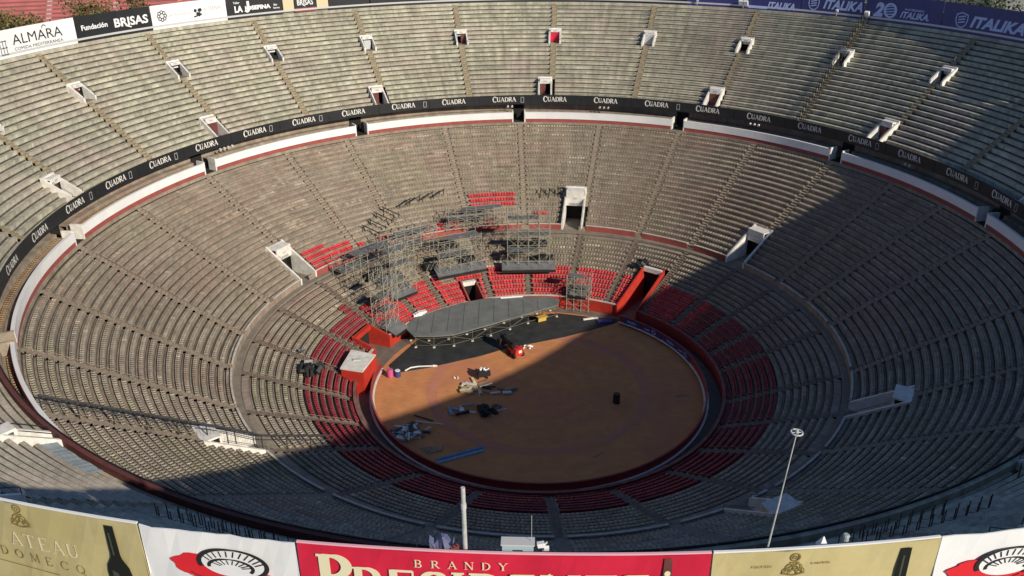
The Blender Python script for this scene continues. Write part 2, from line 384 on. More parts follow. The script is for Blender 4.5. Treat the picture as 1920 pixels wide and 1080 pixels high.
# boxes between the bowls
GE = [(g-1.1, g+1.1) for g in GAP]
ring('box_terrace', 55.99, 57.2, 19.9, 20.35, 'lower', faces='it')
for a, b in segs(GE):
    ring('parapet_base', 56.12, 56.38, 20.352, 20.95, 'dullred', a=a, b=b)
    ring('parapet', 56.06, 56.42, 20.953, 22.12, ['whiteclean'], a=a, b=b, faces='itb')
    ring('parapet_back', 56.423, 56.46, 20.96, 22.1, 'dullred', a=a, b=b)
    mb = MB()
    for i in range(3):
        r = 56.4+.95*i; z = 21.0+.42*i; qs = arange(a+.1, b-.1, 1)
        mb.strip([P(r, q, z-.45) for q in qs], [P(r, q, z) for q in qs]); mb.strip([P(r, q, z) for q in qs], [P(r+.95, q, z) for q in qs])
    mb.build('box_floor', 'lower', ROOT)
for g in GAP:  # entrances: white cheeks with a black passage
    for s in (-1, 1):
        o, t = dirs(g+1.1*s); mb = MB()
        mb.box(Vector(P(56.85, g+1.1*s, 21.33)), o*.75, t*.11, Vector((0, 0, .98)))
        mb.build('entrance_wall', 'white' if abs(g) < 100 else 'lower', ROOT)
    mb = MB()
    qs = [g-1.0, g, g+1.0]
    mb.strip([P(59.1, q, 20.36) for q in qs], [P(59.1, q, 23.3) for q in qs]); mb.strip([P(56.2, q, 20.37) for q in qs], [P(59.1, q, 20.37) for q in qs])
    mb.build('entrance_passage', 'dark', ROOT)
ring('box_back_wall', 59.25, 59.4, 20, 23.45, 'lower', faces='i')
ring('upper_deck_slab', 57.62, 60.2, 23.3, 23.5, 'facade', faces='itb')
ring('upper_parapet', 57.62, 57.98, 23.2, 24.72, 'upper', a=-121, b=180)
ring('upper_parapet', 57.62, 57.98, 23.2, 24.80, 'brownred', a=-179.9, b=-121.1)
ring('upper_walkway', 57.98, 58.0, 24.0, 24.2, 'upper', faces='t')
# rim
ring('rim_wall', 77.75, 78.2, 37.4, 40.45, 'upper', faces='it')
ring('rim_wall', 77.0, 77.76, 37.3, 37.83, 'upper', faces='it')
ring('rim_rail', 77.20, 77.33, 38.2, 38.5, 'lightgrey')
ring('outer_wall', 77.9, 78.203, 19, 40.44, 'facade', faces='o')

# --- vomitories
def vomitory(ph, rm, depth, hw, zf, slope, dh, door=None, coping=.45, tall=0.35, name='vomitory'):
    """white-walled entrance cut into the stand; rm mouth radius, zf floor, slope dz/dr, dh doorway height"""
    o, t = dirs(ph); up = Vector((0, 0, 1)); base = Vector(P(rm, ph, zf))
    mb = MB()
    for s in (-1, 1):
        a = base+t*(s*(hw-.14)); th = t*.14
        z1 = depth*slope+coping
        A0, A1 = a-o*.05-up*.2, a+o*depth-up*.2; B0, B1 = a-o*.05+up*(coping+.1), a+o*depth+up*z1
        for sg in (-1, 1):
            q = [A0+th*sg, A1+th*sg, B1+th*sg, B0+th*sg]; mb.face(q if sg*s > 0 else q[::-1])
        mb.face([B0-th, B0+th, B1+th, B1-th]); mb.face([A0-th, A0+th, B0+th, B0-th]); mb.face([A1-th, B1-th, B1+th, A1+th])
    fo = mb.build(name, 'white', ROOT)
    db = depth*.70; top = depth*slope+tall
    mb = MB()   # lintel and roof over the doorway
    w0 = hw-.282
    mb.box(base+o*(db+.1)+up*((dh+top)/2), t*w0, o*.1, up*((top-dh)/2))
    mb.box(base+o*((db+.2+depth+.1)/2)+up*(top-.1), t*w0, o*((depth+.1-db-.2)/2), up*.1)
    hb = .62 if hw < 1.5 or ph == 10.4 else .3; mb.box(base+o*(depth+.05)+up*(top-.12-hb*.5), t*hw*1.02, o*.14, up*hb)
    mb.build('lintel', 'white', fo)
    mb = MB()
    mb.box(base+o*(depth*.5)-up*.06, t*w0, o*depth*.5, up*.05)
    mb.build('entrance_floor', 'walk', fo)
    mb = MB(); q0 = base+o*(db+.22)
    for s in (-1, 1): mb.face([q0+t*s*w0, q0+t*s*w0+o*.9, q0+t*s*w0+o*.9+up*dh, q0+t*s*w0+up*dh])
    mb.face([q0-t*w0+o*.9, q0+t*w0+o*.9, q0+t*w0+o*.9+up*dh, q0-t*w0+o*.9+up*dh])
    mb.face([q0-t*w0+up*dh, q0+t*w0+up*dh, q0+t*w0+o*.9+up*dh, q0-t*w0+o*.9+up*dh])
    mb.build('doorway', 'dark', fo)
    mb = MB(); q = base+o*(db-.012)+up*(dh+(top-dh)*.5)
    mb.box(q, t*.3, o*.01, up*.11)
    mb.build('number_plate', 'greyink', fo)
    mb = MB()
    for s in (-1, 1): mb.path([base+t*s*(hw-.14)+up*(coping+.55), base+t*s*(hw-.14)+o*db*.9+up*(db*.9*slope+coping+.5)], .03, 5); mb.path([base+t*s*(hw-.14)+up*coping, base+t*s*(hw-.14)+up*(coping+.55)], .03, 5)
    mb.build('hand_rail', 'darkgal', fo)
    if door:
        m, x0, x1, zz = door; mb = MB()
        mb.box(base+o*(db-.02)+t*(w0*(x0+x1)/2)+up*(dh*zz/2), t*(w0*(x1-x0)/2), o*.03, up*(dh*zz/2))
        mb.build('door', m, fo)
    return fo
sl3 = T3['rise']/T3['p']; sl2 = T2['rise']/T2['p']
DOORS_A = {-67.6: ('brownred', -1, .0, 1), -53.2: ('dark', -1, 1, .3), -24.4: ('lightgrey', -.7, .7, .9), -10.0: ('brownred', -.1, 1, .95), 4.4: ('bred', -1, 1, .95), 18.8: ('lightgrey', -1, 1, 1.0), -38.8: ('dark', -1, 1, .4)}
for ph in UPV_A:
    d = next((v for k, v in DOORS_A.items() if abs(k-ph) < .6), None)
    vomitory(ph, T3['r0']+T3['p']*12, T3['p']*3, 1.15, T3['z0']+T3['rise']*12, sl3, 1.75, d)
for i, ph in enumerate(UPV_B):
    vomitory(ph, T3['r0'], T3['p']*4, 1.25 if abs(ph) < 100 else .9, T3['z0'], sl3, 2.0, ('brownred', -1, [.1, 1, .2][i % 3], 1))
for ph, hw in LOWV:
    fo = vomitory(ph, 37.42, T2['p']*7-.1+.2, hw, 7.32, sl2, 2.7, None, coping=1.25 if ph == 10.4 else .8, tall=1.35 if ph == 10.4 else .55)
    o, t = dirs(ph); up = Vector((0, 0, 1)); b = Vector(P(41.4, ph, 7.32))
    mb = MB()
    for k in range(4): mb.box(b+t*(-.6+.4*k)+up*3.1, t*.09, o*.012, up*.2)
    mb.build('sign_marks', 'greyink', fo)
# dark tunnels to the sand
def tunnel(ph, hw_deg, depth, wallh, mt, cop=None):
    o, t = dirs(ph); up = Vector((0, 0, 1)); hw = 23.6*math.tan(R(hw_deg)); base = Vector(P(23.2, ph, 0))
    mb = MB(); mb.box(base+o*(depth-.3)+up*(wallh-.45), t*(hw-.23), o*.3, up*.35); g = mb.build('tunnel_gate', 'white' if cop is None else cop, ROOT)
    for s in (-1, 1):
        mb = MB(); c = base+t*(s*(hw-.1)); th = t*.12
        A0 = c; A1 = c+o*depth; B0 = c+up*2.0; B1 = c+o*depth+up*wallh
        for sg in (-1, 1): mb.face([A0+th*sg, A1+th*sg, B1+th*sg, B0+th*sg])
        mb.face([B0-th, B0+th, B1+th, B1-th]); mb.face([A0-th, A0+th, B0+th, B0-th]); mb.face([A1-th, A1+th, B1+th, B1-th])
        mb.build('side_wall', mt, g)
    mb = MB(); mb.box(base+o*(depth*.5)+up*.03, t*(hw-.23), o*depth*.5, up*.02); mb.build('tunnel_floor', 'callejon', g)
    mb = MB(); q = base+o*(depth-.2)
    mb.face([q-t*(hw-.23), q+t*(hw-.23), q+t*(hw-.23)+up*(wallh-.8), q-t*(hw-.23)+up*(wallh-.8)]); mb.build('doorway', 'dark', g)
    return g
tunnel(36.5, 4.3, 8.4, 5.6, 'red'); tunnel(-21.5, 3.1, 4.3, 3.7, 'dullred', 'white'); tunnel(-67, 5.1, 3.6, 3.2, 'red', 'red')

# --- aisle handrails
def handrail(ph, T, i0, i1, mt, off, h=0.95, step=2, r=0.028):
    mb = MB(); pts = []
    for i in range(i0, i1+1, step):
        rr = T['r0']+T['p']*(i+.5); z = T['z0']+T['rise']*i
        d = math.degrees(off/rr); b = Vector(P(rr, ph+d, z)); mb.tube(b, b+Vector((0, 0, h)), r, 4); pts.append(b+Vector((0, 0, h)))
    mb.path(pts, r, 4); return mb.build('handrail', mt, ROOT)
for p in LOW_AISLES:
    handrail(p, T1, 1, 13, 'laisle', .0, .75, r=.02); handrail(p, T2, 7, 20, 'laisle', 0, .75, r=.02)
for p in UP_AISLES:
    handrail(p, T3, 16, 21, 'aisle', .0, .8)
def post_row(a, b, r0, z, st=.42, h=1.3):
    mb = MB(); pts = []
    for i, q in enumerate(arange(a, b, st)):
        r = r0+.25*(i % 2); c = Vector(P(r, q, z)); hh = h*random.uniform(.85, 1.1); mb.tube(c, c+Vector((0, 0, hh)), .035, 4); pts.append(c+Vector((0, 0, .45)))
    mb.path(pts, .014, 4); mb.build('handrail', 'darkgal', ROOT)
for a, b, i in ((-166.5, -156.5, 4), (-163.5, -157.5, 3), (156.5, 166.5, 4), (158.0, 164.5, 2), (144.5, 150.5, 1), (145.5, 150.0, 3)):
    post_row(a, b, T3['r0']+T3['p']*(i+.5), T3['z0']+T3['rise']*i)
for s in (-.62, -.2, .2, .62): handrail(47.4, T3, 0, 21, 'darkgal', s, 1.3, 1, .05)

# ------------------------------------------------------------------ fence of the ring
F = thing('barrier_fence', 'dark red wooden fence with white step lines around the orange sand', 'fence')
for a, b in cut_intervals((-180, 180), [(-78, 36)]):
    ring('fence_boards', 21.45, 21.6, 0, 1.45, 'fence', F, a, b)
    ring('fence_step', 21.20, 21.448, .36, .48, 'white', F, a, b); ring('fence_step', 21.602, 21.85, .36, .48, 'white', F, a, b)
    ring('fence_cap', 21.42, 21.63, 1.452, 1.5, 'dullred', F, a, b)
# blue advert cloths on the fence, far right
def flat_text(s, bold=0.0, shear=0.0):
    c = bpy.data.curves.new('t', 'FONT'); c.body = s; c.offset = bold; c.shear = shear; c.resolution_u = 3; c.fill_mode = 'FRONT'
    o = bpy.data.objects.new('t', c); COL.objects.link(o); dg = bpy.context.evaluated_depsgraph_get()
    me = bpy.data.meshes.new_from_object(o.evaluated_get(dg))
    v = [(x.co.x, x.co.y) for x in me.vertices]; f = [tuple(p.vertices) for p in me.polygons]
    bpy.data.objects.remove(o); bpy.data.curves.remove(c); bpy.data.meshes.remove(me)
    if not v: return v, f, 1, 1
    x0 = min(a for a, _ in v); x1 = max(a for a, _ in v); y0 = min(a for _, a in v); y1 = max(a for _, a in v)
    return [((a-x0)/(y1-y0), (b-y0)/(y1-y0)) for a, b in v], f, (x1-x0)/(y1-y0), 1
class Art:
    """flat artwork in metres (x along the banner, y up), later wrapped on the ring"""
    def __init__(s): s.v = []; s.f = []
    def text(s, t, x, y, h, w=None, bold=0.02, shear=0.0, align='c'):
        v, f, tw, _ = flat_text(t, bold, shear); sx = h if w is None else w/tw
        x0 = x-(tw*sx/2 if align == 'c' else 0); k = len(s.v)
        s.v += [(x0+a*sx, y+b*h) for a, b in v]; s.f += [tuple(k+i for i in q) for q in f]
    def poly(s, pts): k = len(s.v); s.v += pts; s.f.append(tuple(range(k, k+len(pts))))
    def bar(s, a, b, w):
        dx, dy = b[0]-a[0], b[1]-a[1]; L = math.hypot(dx, dy) or 1; nx, ny = -dy/L*w/2, dx/L*w/2
        s.poly([(a[0]-nx, a[1]-ny), (b[0]-nx, b[1]-ny), (b[0]+nx, b[1]+ny), (a[0]+nx, a[1]+ny)])
    def arc(s, cx, cy, rx, ry, a0, a1, w0, w1=None, n=20, rot=0):
        """arc whose stroke is w1 wide at the sides and w0 at top and bottom"""
        w1 = w0 if w1 is None else w1; k = len(s.v); cr, sr = math.cos(rot), math.sin(rot)
        for i in range(n+1):
            t = R(a0+(a1-a0)*i/n); wd = w0+(w1-w0)*abs(math.cos(t))
            for e in (-.5, .5):
                x, y = (rx+e*wd)*math.cos(t), (ry+e*wd)*math.sin(t); s.v.append((cx+x*cr-y*sr, cy+x*sr+y*cr))
        for i in range(n): s.f.append((k+2*i, k+2*i+2, k+2*i+3, k+2*i+1))
    def disc(s, cx, cy, rx, ry, n=20): s.poly([(cx+rx*math.cos(2*math.pi*i/n), cy+ry*math.sin(2*math.pi*i/n)) for i in range(n)])
    def serif(s, t, x, y, h, sp=0.16, sx=1.0, heavy=1.0):
        """roman capitals with thick and thin strokes; returns the end x"""
        for ch in t:
            wd = s.letter(ch, x, y, h, sx, heavy); x += (wd+sp)*h*sx
        return x
    def letter(s, ch, x, y, h, sx, hv):
        K, T_ = .17*hv, .065*hv
        def B(a, b, w): s.bar((x+a[0]*h*sx, y+a[1]*h), (x+b[0]*h*sx, y+b[1]*h), w*h)
        def A(cx, cy, rx, ry, a0, a1): s.arc(x+cx*h*sx, y+cy*h, rx*h*sx, ry*h, a0, a1, T_*h, K*h)
        def S(cx, yy, l=.15): B((cx-l, yy), (cx+l, yy), .05*hv)
        if ch == 'C': A(.42, .5, .38, .47, 42, 318); B((.72, .98), (.72, .70), .06); return .78
        if ch == 'U':
            B((.16, 1), (.16, .35), K); B((.66, 1), (.66, .35), T_); A(.41, .36, .25, .33, 180, 360); S(.16, .98); S(.66, .98); return .8
        if ch == 'A':
            B((.08, 0), (.40, 1), T_); B((.38, 1), (.74, 0), K); B((.18, .34), (.6, .34), T_); S(.08, .02); S(.74, .02); return .84
        if ch in 'DO' or ch == 'Q':
            if ch == 'D': B((.14, 0), (.14, 1), K); A(.30, .5, .44, .47, -90, 90); B((.1, .97), (.32, .97), T_); B((.1, .03), (.32, .03), T_); S(.1, .98, .1); S(.1, .02, .1); return .8
            A(.42, .5, .38, .47, 0, 360)
            if ch == 'Q': B((.45, .2), (.85, -.15), .1)
            return .84
        if ch in 'RPB':
            B((.14, 0), (.14, 1), K); A(.3, .74, .28, .24, -90, 90); B((.1, .98), (.34, .98), T_); B((.14, .5), (.34, .5), T_); S(.12, .02); S(.08, .98, .1)
            if ch == 'R': B((.34, .5), (.72, .02), K*.9); S(.76, .02, .1)
            if ch == 'B': A(.32, .25, .32, .24, -90, 90); B((.1, .02), (.34, .02), T_)
            return .72 if ch != 'P' else .64
        if ch == 'N': B((.1, 0), (.1, 1), T_); B((.08, 1), (.72, 0), K); B((.72, 0), (.72, 1), T_); S(.1, .02); S(.08, .98); S(.72, .98); return .84
        if ch == 'M':
            B((.1, 0), (.14, 1), T_); B((.14, 1), (.46, .05), K); B((.46, .05), (.8, 1), T_); B((.8, 1), (.84, 0), K); S(.1, .02); S(.84, .02); return .96
        if ch == 'Y': B((.06, 1), (.4, .48), K); B((.74, 1), (.4, .48), T_); B((.4, .5), (.4, 0), K); S(.4, .02); S(.08, .98); S(.74, .98); return .8
        if ch == 'T': B((.38, 0), (.38, 1), K); B((.02, .97), (.74, .97), T_); B((.03, 1), (.03, .8), .05); B((.73, 1), (.73, .8), .05); S(.38, .02); return .76
        if ch == 'H': B((.12, 0), (.12, 1), K); B((.66, 0), (.66, 1), K); B((.12, .52), (.66, .52), T_); [S(a, b) for a in (.12, .66) for b in (.02, .98)]; return .8
        if ch == 'E': B((.14, 0), (.14, 1), K); [B((.1, b), (c, b), T_) for b, c in ((.97, .6), (.52, .46), (.03, .64))]; B((.6, .98), (.6, .8), .05); B((.64, .02), (.64, .22), .05); return .68
        if ch == 'S': A(.3, .74, .24, .22, 30, 270); A(.3, .27, .26, .23, -150, 90); return .6
        if ch == 'I': B((.14, 0), (.14, 1), K); S(.14, .02); S(.14, .98); return .28
        return .4
def wrap_art(art, name, mt, r, ph0, z0, sgn, parent, sub=1.5):
    """wrap artwork: x metres -> angle (sgn 1 reads from inside the ring, -1 from outside)"""
    V = [P(r, ph0+sgn*math.degrees(x/r), z0+y) for x, y in art.v]
    me = bpy.data.meshes.new(name); me.from_pydata(V, [], art.f); me.materials.append(M[mt]); me.update()
    o = bpy.data.objects.new(name, me); COL.objects.link(o)
    if parent: o.parent = parent; o.matrix_parent_inverse = Matrix.Translation(-Vector(parent.location))
    return o
def banner(name, label, cat, a, b, r, z0, z1, mt, group=None, thick=.06, sag=0.0, sgn=1):
    """a hung cloth or board from angle a to b"""
    mb = MB(); phs = arange(a, b, .35); n = len(phs)
    def pt(rr, q, zz): return P(rr, q, zz)
    zt = [z1-sag*math.sin(math.pi*((i/(n-1)*5) % 1)) for i in range(n)]
    nz = 4; rows_i = []; rows_o = []
    for j in range(nz+1):
        fr = j/nz
        rp = [r+ (0.022*math.sin(i*1.7+j*2.1)+.03*math.sin(i*.63-j*1.3) if sag else 0) for i in range(n)]
        rows_i.append([pt(rp[i], phs[i], z0+(zt[i]-z0)*fr) for i in range(n)])
        rows_o.append([pt(rp[i]+thick, phs[i], z0+(zt[i]-z0)*fr) for i in range(n)])
    for j in range(nz):
        mb.strip(rows_i[j], rows_i[j+1]); mb.strip(rows_o[j+1], rows_o[j])
    mb.strip(rows_i[nz], rows_o[nz]); mb.strip(rows_o[0], rows_i[0])
    for i in (0, n-1): mb.face([rows_i[0][i], rows_i[nz][i], rows_o[nz][i], rows_o[0][i]])
    o = mb.build(name, mt)
    return tag(o, label, cat, group)

for k, (a, b) in enumerate([(38, 46.5), (47.5, 57), (58.5, 66), (67, 76)]):
    lab = ['small navy advertising cloth on the fence nearest the dark red gate tunnel', 'navy advertising cloth with a pale round emblem on the ring fence',
           'navy cloth with pale lettering on the ring fence, third from the gate tunnel', 'navy cloth with a small pale badge on the ring fence, farthest from the gate'][k]
    ob = banner('fence_banner', lab, 'banner', a, b, 21.37, .5, 1.4, 'blue', 'advertising cloths on the ring fence', .04)
    A = Art()
    if k in (1, 3):
        A.arc(2.0, .45, .32, .3, 0, 360, .13)
        A.bar((.3, .4), (1.2, .45), .14)
    else: A.text('ITALIKA', 1.4, .25, .4, 1.6, .03, .3)
    wrap_art(A, 'lettering', 'ltblue', 21.355, a, .5, 1, ob)

# ------------------------------------------------------------------ black hoarding with the serif word
words = [wrap(4.9+9.0*k) for k in range(40)]
vis = sorted([x for x in words if -106 < x < 90])
def ordinal(n): return ['first', 'second', 'third', 'fourth', 'fifth', 'sixth', 'seventh', 'eighth', 'ninth', 'tenth', 'eleventh', 'twelfth', 'thirteenth', 'fourteenth', 'fifteenth', 'sixteenth', 'seventeenth', 'eighteenth', 'nineteenth', 'twentieth', 'twenty first', 'twenty second', 'twenty third'][n]
for c in sorted(words):
    if c in vis:
        lab = 'black banner with one white word along the upper tier, %s from the left' % ordinal(vis.index(c)); g = 'black banners along the upper tier'
        nm = 'hoarding_banner'
    else:
        lab = 'black banner along the near edge of the upper tier, seen from behind and above'; g = 'black banners along the near side of the upper tier'; nm = 'hoarding_banner'
    ob = banner(nm, lab, 'banner', c-4.47, c+4.47, 57.50, 23.22, 24.86, 'black', g, .1)
    A = Art(); e = A.serif('C', -2.15, .42, 1.02, .06, .80, 1.15); A.serif('UADRA', e, .50, .80, .07, 1.0, 1.15)
    wrap_art(A, 'lettering', 'white', 57.47, c, 23.22, 1, ob)
    A = Art()
    if random.random() < .3:
        x = random.uniform(2.6, 3.6)
        for q in ((0, 0, .5, 0), (0, .9, .5, .9), (0, 0, 0, .9), (.5, 0, .5, .9)): A.bar((x+q[0], .35+q[1]), (x+q[2], .35+q[3]), .07)
        wrap_art(A, 'hatch_frame', 'greyink', 57.47, c, 23.22, 1, ob)
# spotlights hanging under the hoarding
k = 0
for ph, n, where in ((-56, 4, 'left group'), (-3.6, 2, 'pair beside the central black gap'), (12.8, 3, 'middle group of three'), (39.5, 3, 'right hand group of three'), (67.5, 2, 'shaded pair at the far right')):
    for i in range(n):
        o, t = dirs(ph+i*.75); c = Vector(P(57.3, ph+i*.75, 22.95)); up = Vector((0, 0, 1))
        sp = thing('spotlight', 'small white spotlight under the black banner, %s' % where, 'spotlight', c, 'white spotlights under the black banners')
        mb = MB(); d = (-o-up*.6).normalized(); mb.tube(c-d*.12, c+d*.16, .14, 10, 0, .2, True); mb.build('lamp_head', 'white', sp)
        mb = MB(); mb.tube(c, c+up*.3, .03, 5); mb.build('bracket', 'darkgal', sp)

# ------------------------------------------------------------------ banners on the far rim
def rimpanel(name, lab, a, b, mt, z0=37.85, z1=41.6, cat='banner', group=None):
    return banner(name, lab, cat, a, b, 77.26 if False else 77.22, z0, z1, mt, group, .08)
RR = 77.19
def span(a, b): return math.radians(b-a)*RR
ob = rimpanel('rim_banner', 'white banner reading ALMARA at the far left of the rim', -83, -62.4, 'whiteclean')
W = span(-83, -62.4); A = Art()
xa = W-11.2; x = xa
A.text('ALMARA', xa+4.6, 1.55, 1.35, 8.6, .0); A.text('COMIDA MEDITERRANEA', xa+4.6, .75, .42, 8.4, .0)
A.arc(xa+6.0, 3.15, .32, .3, 10, 200, .12)
for q in range(3): A.bar((xa-1.9, .5+.9*q), (xa-.7, .5+.9*q), .1); A.bar((xa-1.9+.5*q, .5), (xa-1.9+.5*q, 2.4), .1)
wrap_art(A, 'lettering', 'ink', RR, -83, 37.85, 1, ob)
ob = rimpanel('rim_banner', 'black banner reading Fundacion BRISAS between two white banners on the left rim', -62.3, -52.5, 'black')
A = Art(); A.text('Fundación', 3.2, 1.65, .78, 4.6, .03); A.text('BRISAS', 9.7, 1.3, 1.35, 6.0, .03); A.bar((8.6, 1.4), (9.6, 1.05), .18)
wrap_art(A, 'lettering', 'whiteclean', RR, -62.3, 37.85, 1, ob)
ob = rimpanel('rim_banner', 'white banner with faint grey lettering and black round flower emblem on the left rim', -52.4, -42.3, 'whiteclean')
A = Art()
for q in range(8): A.arc(1.9+.6*math.cos(q*.785), 2.0+.6*math.sin(q*.785), .24, .24, 0, 360, .14, n=10)
for q in range(6): A.disc(8.3+random.uniform(-.6, .6), 1.7+random.uniform(-.5, .7), .28, .3, 8)
A.bar((7.6, 1.2), (9.1, 1.5), .22)
wrap_art(A, 'emblem', 'ink', RR, -52.4, 37.85, 1, ob)
A = Art(); A.text('GALERÍA PLAZA', 5.0, 1.75, .5, 4.2, 0); A.text('ALTERNAC', 11.2, 2.0, .6, 3.6, 0); wrap_art(A, 'lettering', 'greyink', RR, -52.4, 37.85, 1, ob)
ob = rimpanel('rim_banner', 'black banner reading LA JOSEFINA in thick white letters on the rim', -42.2, -34.6, 'black')
A = Art(); A.text('LA', 2.1, 1.05, 1.1, 1.5, .05); A.text('JOSEFINA', 5.6, 1.05, .95, 4.9, .05); A.text('J', 3.75, .9, 1.9, .8, .06); A.text('Taller', 1.8, 2.5, .35, 1.2); A.text('Bar', 9.0, 1.6, .35, .7); A.text('Santa', 9.1, 1.1, .3, 1.2)
wrap_art(A, 'lettering', 'whiteclean', RR, -42.2, 37.85, 1, ob)
rimpanel('rim_board', 'cream board beside the LA JOSEFINA banner, left of the small BRISAS board', -34.5, -33.0, 'cream', 38.2)
ob = rimpanel('rim_board', 'small black BRISAS board framed by two cream boards', -32.9, -29.9, 'black', 38.7)
A = Art(); A.text('BRISAS', 2.0, .4, .95, 3.0, .02); A.bar((1.5, .45), (2.0, .2), .12); wrap_art(A, 'lettering', 'whiteclean', RR, -32.9, 38.7, 1, ob)
mbx = banner('red_strip', None, None, -32.9, -29.9, 77.23, 38.0, 38.65, 'dullred'); mbx.parent = ob
rimpanel('rim_board', 'cream board to the right of the small BRISAS board', -29.8, -28.2, 'cream', 38.2)
rimpanel('rim_banner', 'plain black banner on the rim right of the cream boards', -28.1, -22.4, 'black')
# right: navy
A_ = [(23, 38.6, 'navy banner cut off by the picture top, left of the ITALIKA shield banner'), (38.7, 46.9, 'navy banner reading ITALIKA left of the dark divider stairs on the rim'),
      (47.2, 57.0, 'navy banner with a big 20 emblem and small ITALIKA lettering on the rim'), (57.1, 68.5, 'navy banner with shield emblem and ITALIKA at the far right of the rim'), (68.6, 84, 'plain end of the navy banners beyond the right edge of the rim')]
for k, (a, b, lab) in enumerate(A_):
    ob = rimpanel('rim_banner', lab, a, b, 'blue', 37.85, 42.1); A = Art()
    def shield(x, y, s):
        A.arc(x, y+.1*s, .75*s, .85*s, 175, 365, .13*s, n=14); A.bar((x-.8*s, y+.1*s), (x-.7*s, y+.75*s), .13*s); A.bar((x+.8*s, y+.1*s), (x+.75*s, y+.75*s), .13*s)
        A.bar((x-.75*s, y+.72*s), (x, y+.98*s), .13*s); A.bar((x+.78*s, y+.72*s), (x, y+.98*s), .13*s)
        for q in range(3): A.bar((x-.45*s, y-.25*s+.33*s*q), (x+.45*s, y-.05*s+.33*s*q), .15*s)
    if k == 0: A.text('ITALIKA', 17.5, .3, 1.2, 5.0, .04, .3); A.bar((11.5, .4), (15, .4), .4)
    if k == 1: shield(2.2, 1.65, 1.15); A.text('ITALIKA', 7.4, 1.1, 1.6, 7.0, .04, .3)
    if k == 2:
        A.text('2', 2.3, .75, 2.3, 1.7, .06, .2); A.arc(4.3, 1.9, .95, 1.05, 0, 360, .28, .4)
        for q in range(4): A.bar((3.5, 1.2+.42*q), (5.1, 1.45+.42*q), .16)
        A.text('ANIVERSARIO', 8.4, 2.2, .32, 3.4); A.text('ITALIKA.', 8.6, .95, 1.05, 5.0, .03, .3)
    if k == 3: shield(3.2, 1.75, 1.25); A.text('ITALIKA', 9.2, 1.0, 1.7, 9.0, .04, .3)
    if A.v: wrap_art(A, 'lettering', 'ltblue', RR, a, 37.85, 1, ob)
rimpanel('rim_banner', 'plain dark banner on the far rim above the top of the picture', -22.2, 22.8, 'black')
# white lamps and horns on the far rim
for ph, lab, n in ((30.9, 'pair of white floodlights on the rim below the navy banner', 2), (47.6, 'single white floodlight at the head of the dark divider stairs', 1), (24.5, 'small white horn on the pale rail under the navy banner', 1), (43.6, 'tiny white lamp on the pale rail under the navy banner', 1)):
    o, t = dirs(ph); c = Vector(P(76.9, ph, 38.6)); up = Vector((0, 0, 1)); tt = thing('floodlight', lab, 'floodlight', c)
    s = 1 if ph in (30.9, 47.6) else .5
    for i in range(n):
        mb = MB(); q = c+t*(i-.5*(n-1))*.9; mb.box(q+up*.25, t*.38*s, (o*.2+up*.1)*s, (up*.4-o*.2)*s); mb.build('lamp_head', 'whiteclean', tt)
    mb = MB(); mb.tube(c-up*.6, c+up*.1, .05, 5); mb.build('bracket', 'lightgrey', tt)

# ------------------------------------------------------------------ banners on the near rim, facing out
RN = 79.72   # built from the inside out, so the face is just beyond it
def near(name, lab, p0, p1, mt, hem=None):
    """p0 left end, p1 right end as seen from outside (angles falling to the right)"""
    a, b = p1, p0
    ob = banner(name, lab, 'banner', a, b, RN-1.42, 36.9, 41.74, mt, None, .05, .05)
    if hem:
        h = banner('hem', None, None, a, b, RN-1.44, 41.745, 41.80, hem, None, .09); h.parent = ob
    return ob
RO = RN-1.42+.05+.065
def nx(p0, ph): return math.radians(p0-ph)*RO
def bottle(ob, p0, ph, s=1.0, ztop=41.55):
    x = nx(p0, ph); A = Art(); y = ztop-36.9
    A.poly([(x-.17*s, y), (x+.17*s, y), (x+.19*s, y-1.25*s), (x+.23*s, y-1.45*s), (x+.42*s, y-1.8*s), (x+.47*s, y-2.1*s), (x+.47*s, y-4.4), (x-.47*s, y-4.4), (x-.47*s, y-2.1*s), (x-.42*s, y-1.8*s), (x-.23*s, y-1.45*s), (x-.19*s, y-1.25*s)])
    o1 = wrap_art(A, 'bottle_picture', 'glass', RO, p0, 36.9, -1, ob)
    A = Art(); A.poly([(x-.28*s, y-4.3), (x-.05*s, y-4.3), (x-.05*s, y-2.1*s), (x-.28*s, y-2.0*s)]); A.bar((x-.05, y-1.3*s), (x-.05, y-.3*s), .07)
    wrap_art(A, 'bottle_highlight', 'sheen', RO+.012, p0, 36.9, -1, o1)
def crest(ob, p0, ph, z, s):
    A = Art(); x = nx(p0, ph); y = z-36.9
    A.arc(x, y+.62*s, .2*s, .2*s, 0, 360, .07*s); A.arc(x, y+.62*s, .08*s, .08*s, 0, 360, .05*s); A.bar((x-.2*s, y+.33*s), (x+.2*s, y+.33*s), .07*s)
    for q in (-1, 1):
        A.arc(x+.17*s*q, y+.05*s, .17*s, .2*s, 0, 360, .06*s); A.arc(x+.3*s*q, y-.15*s, .16*s, .17*s, 0, 360, .06*s); A.bar((x, y+.25*s), (x+.5*s*q, y-.3*s), .06*s)
    A.arc(x, y-.25*s, .3*s, .12*s, 180, 360, .08*s)
    wrap_art(A, 'crest', 'tan', RO, p0, 36.9, -1, ob)
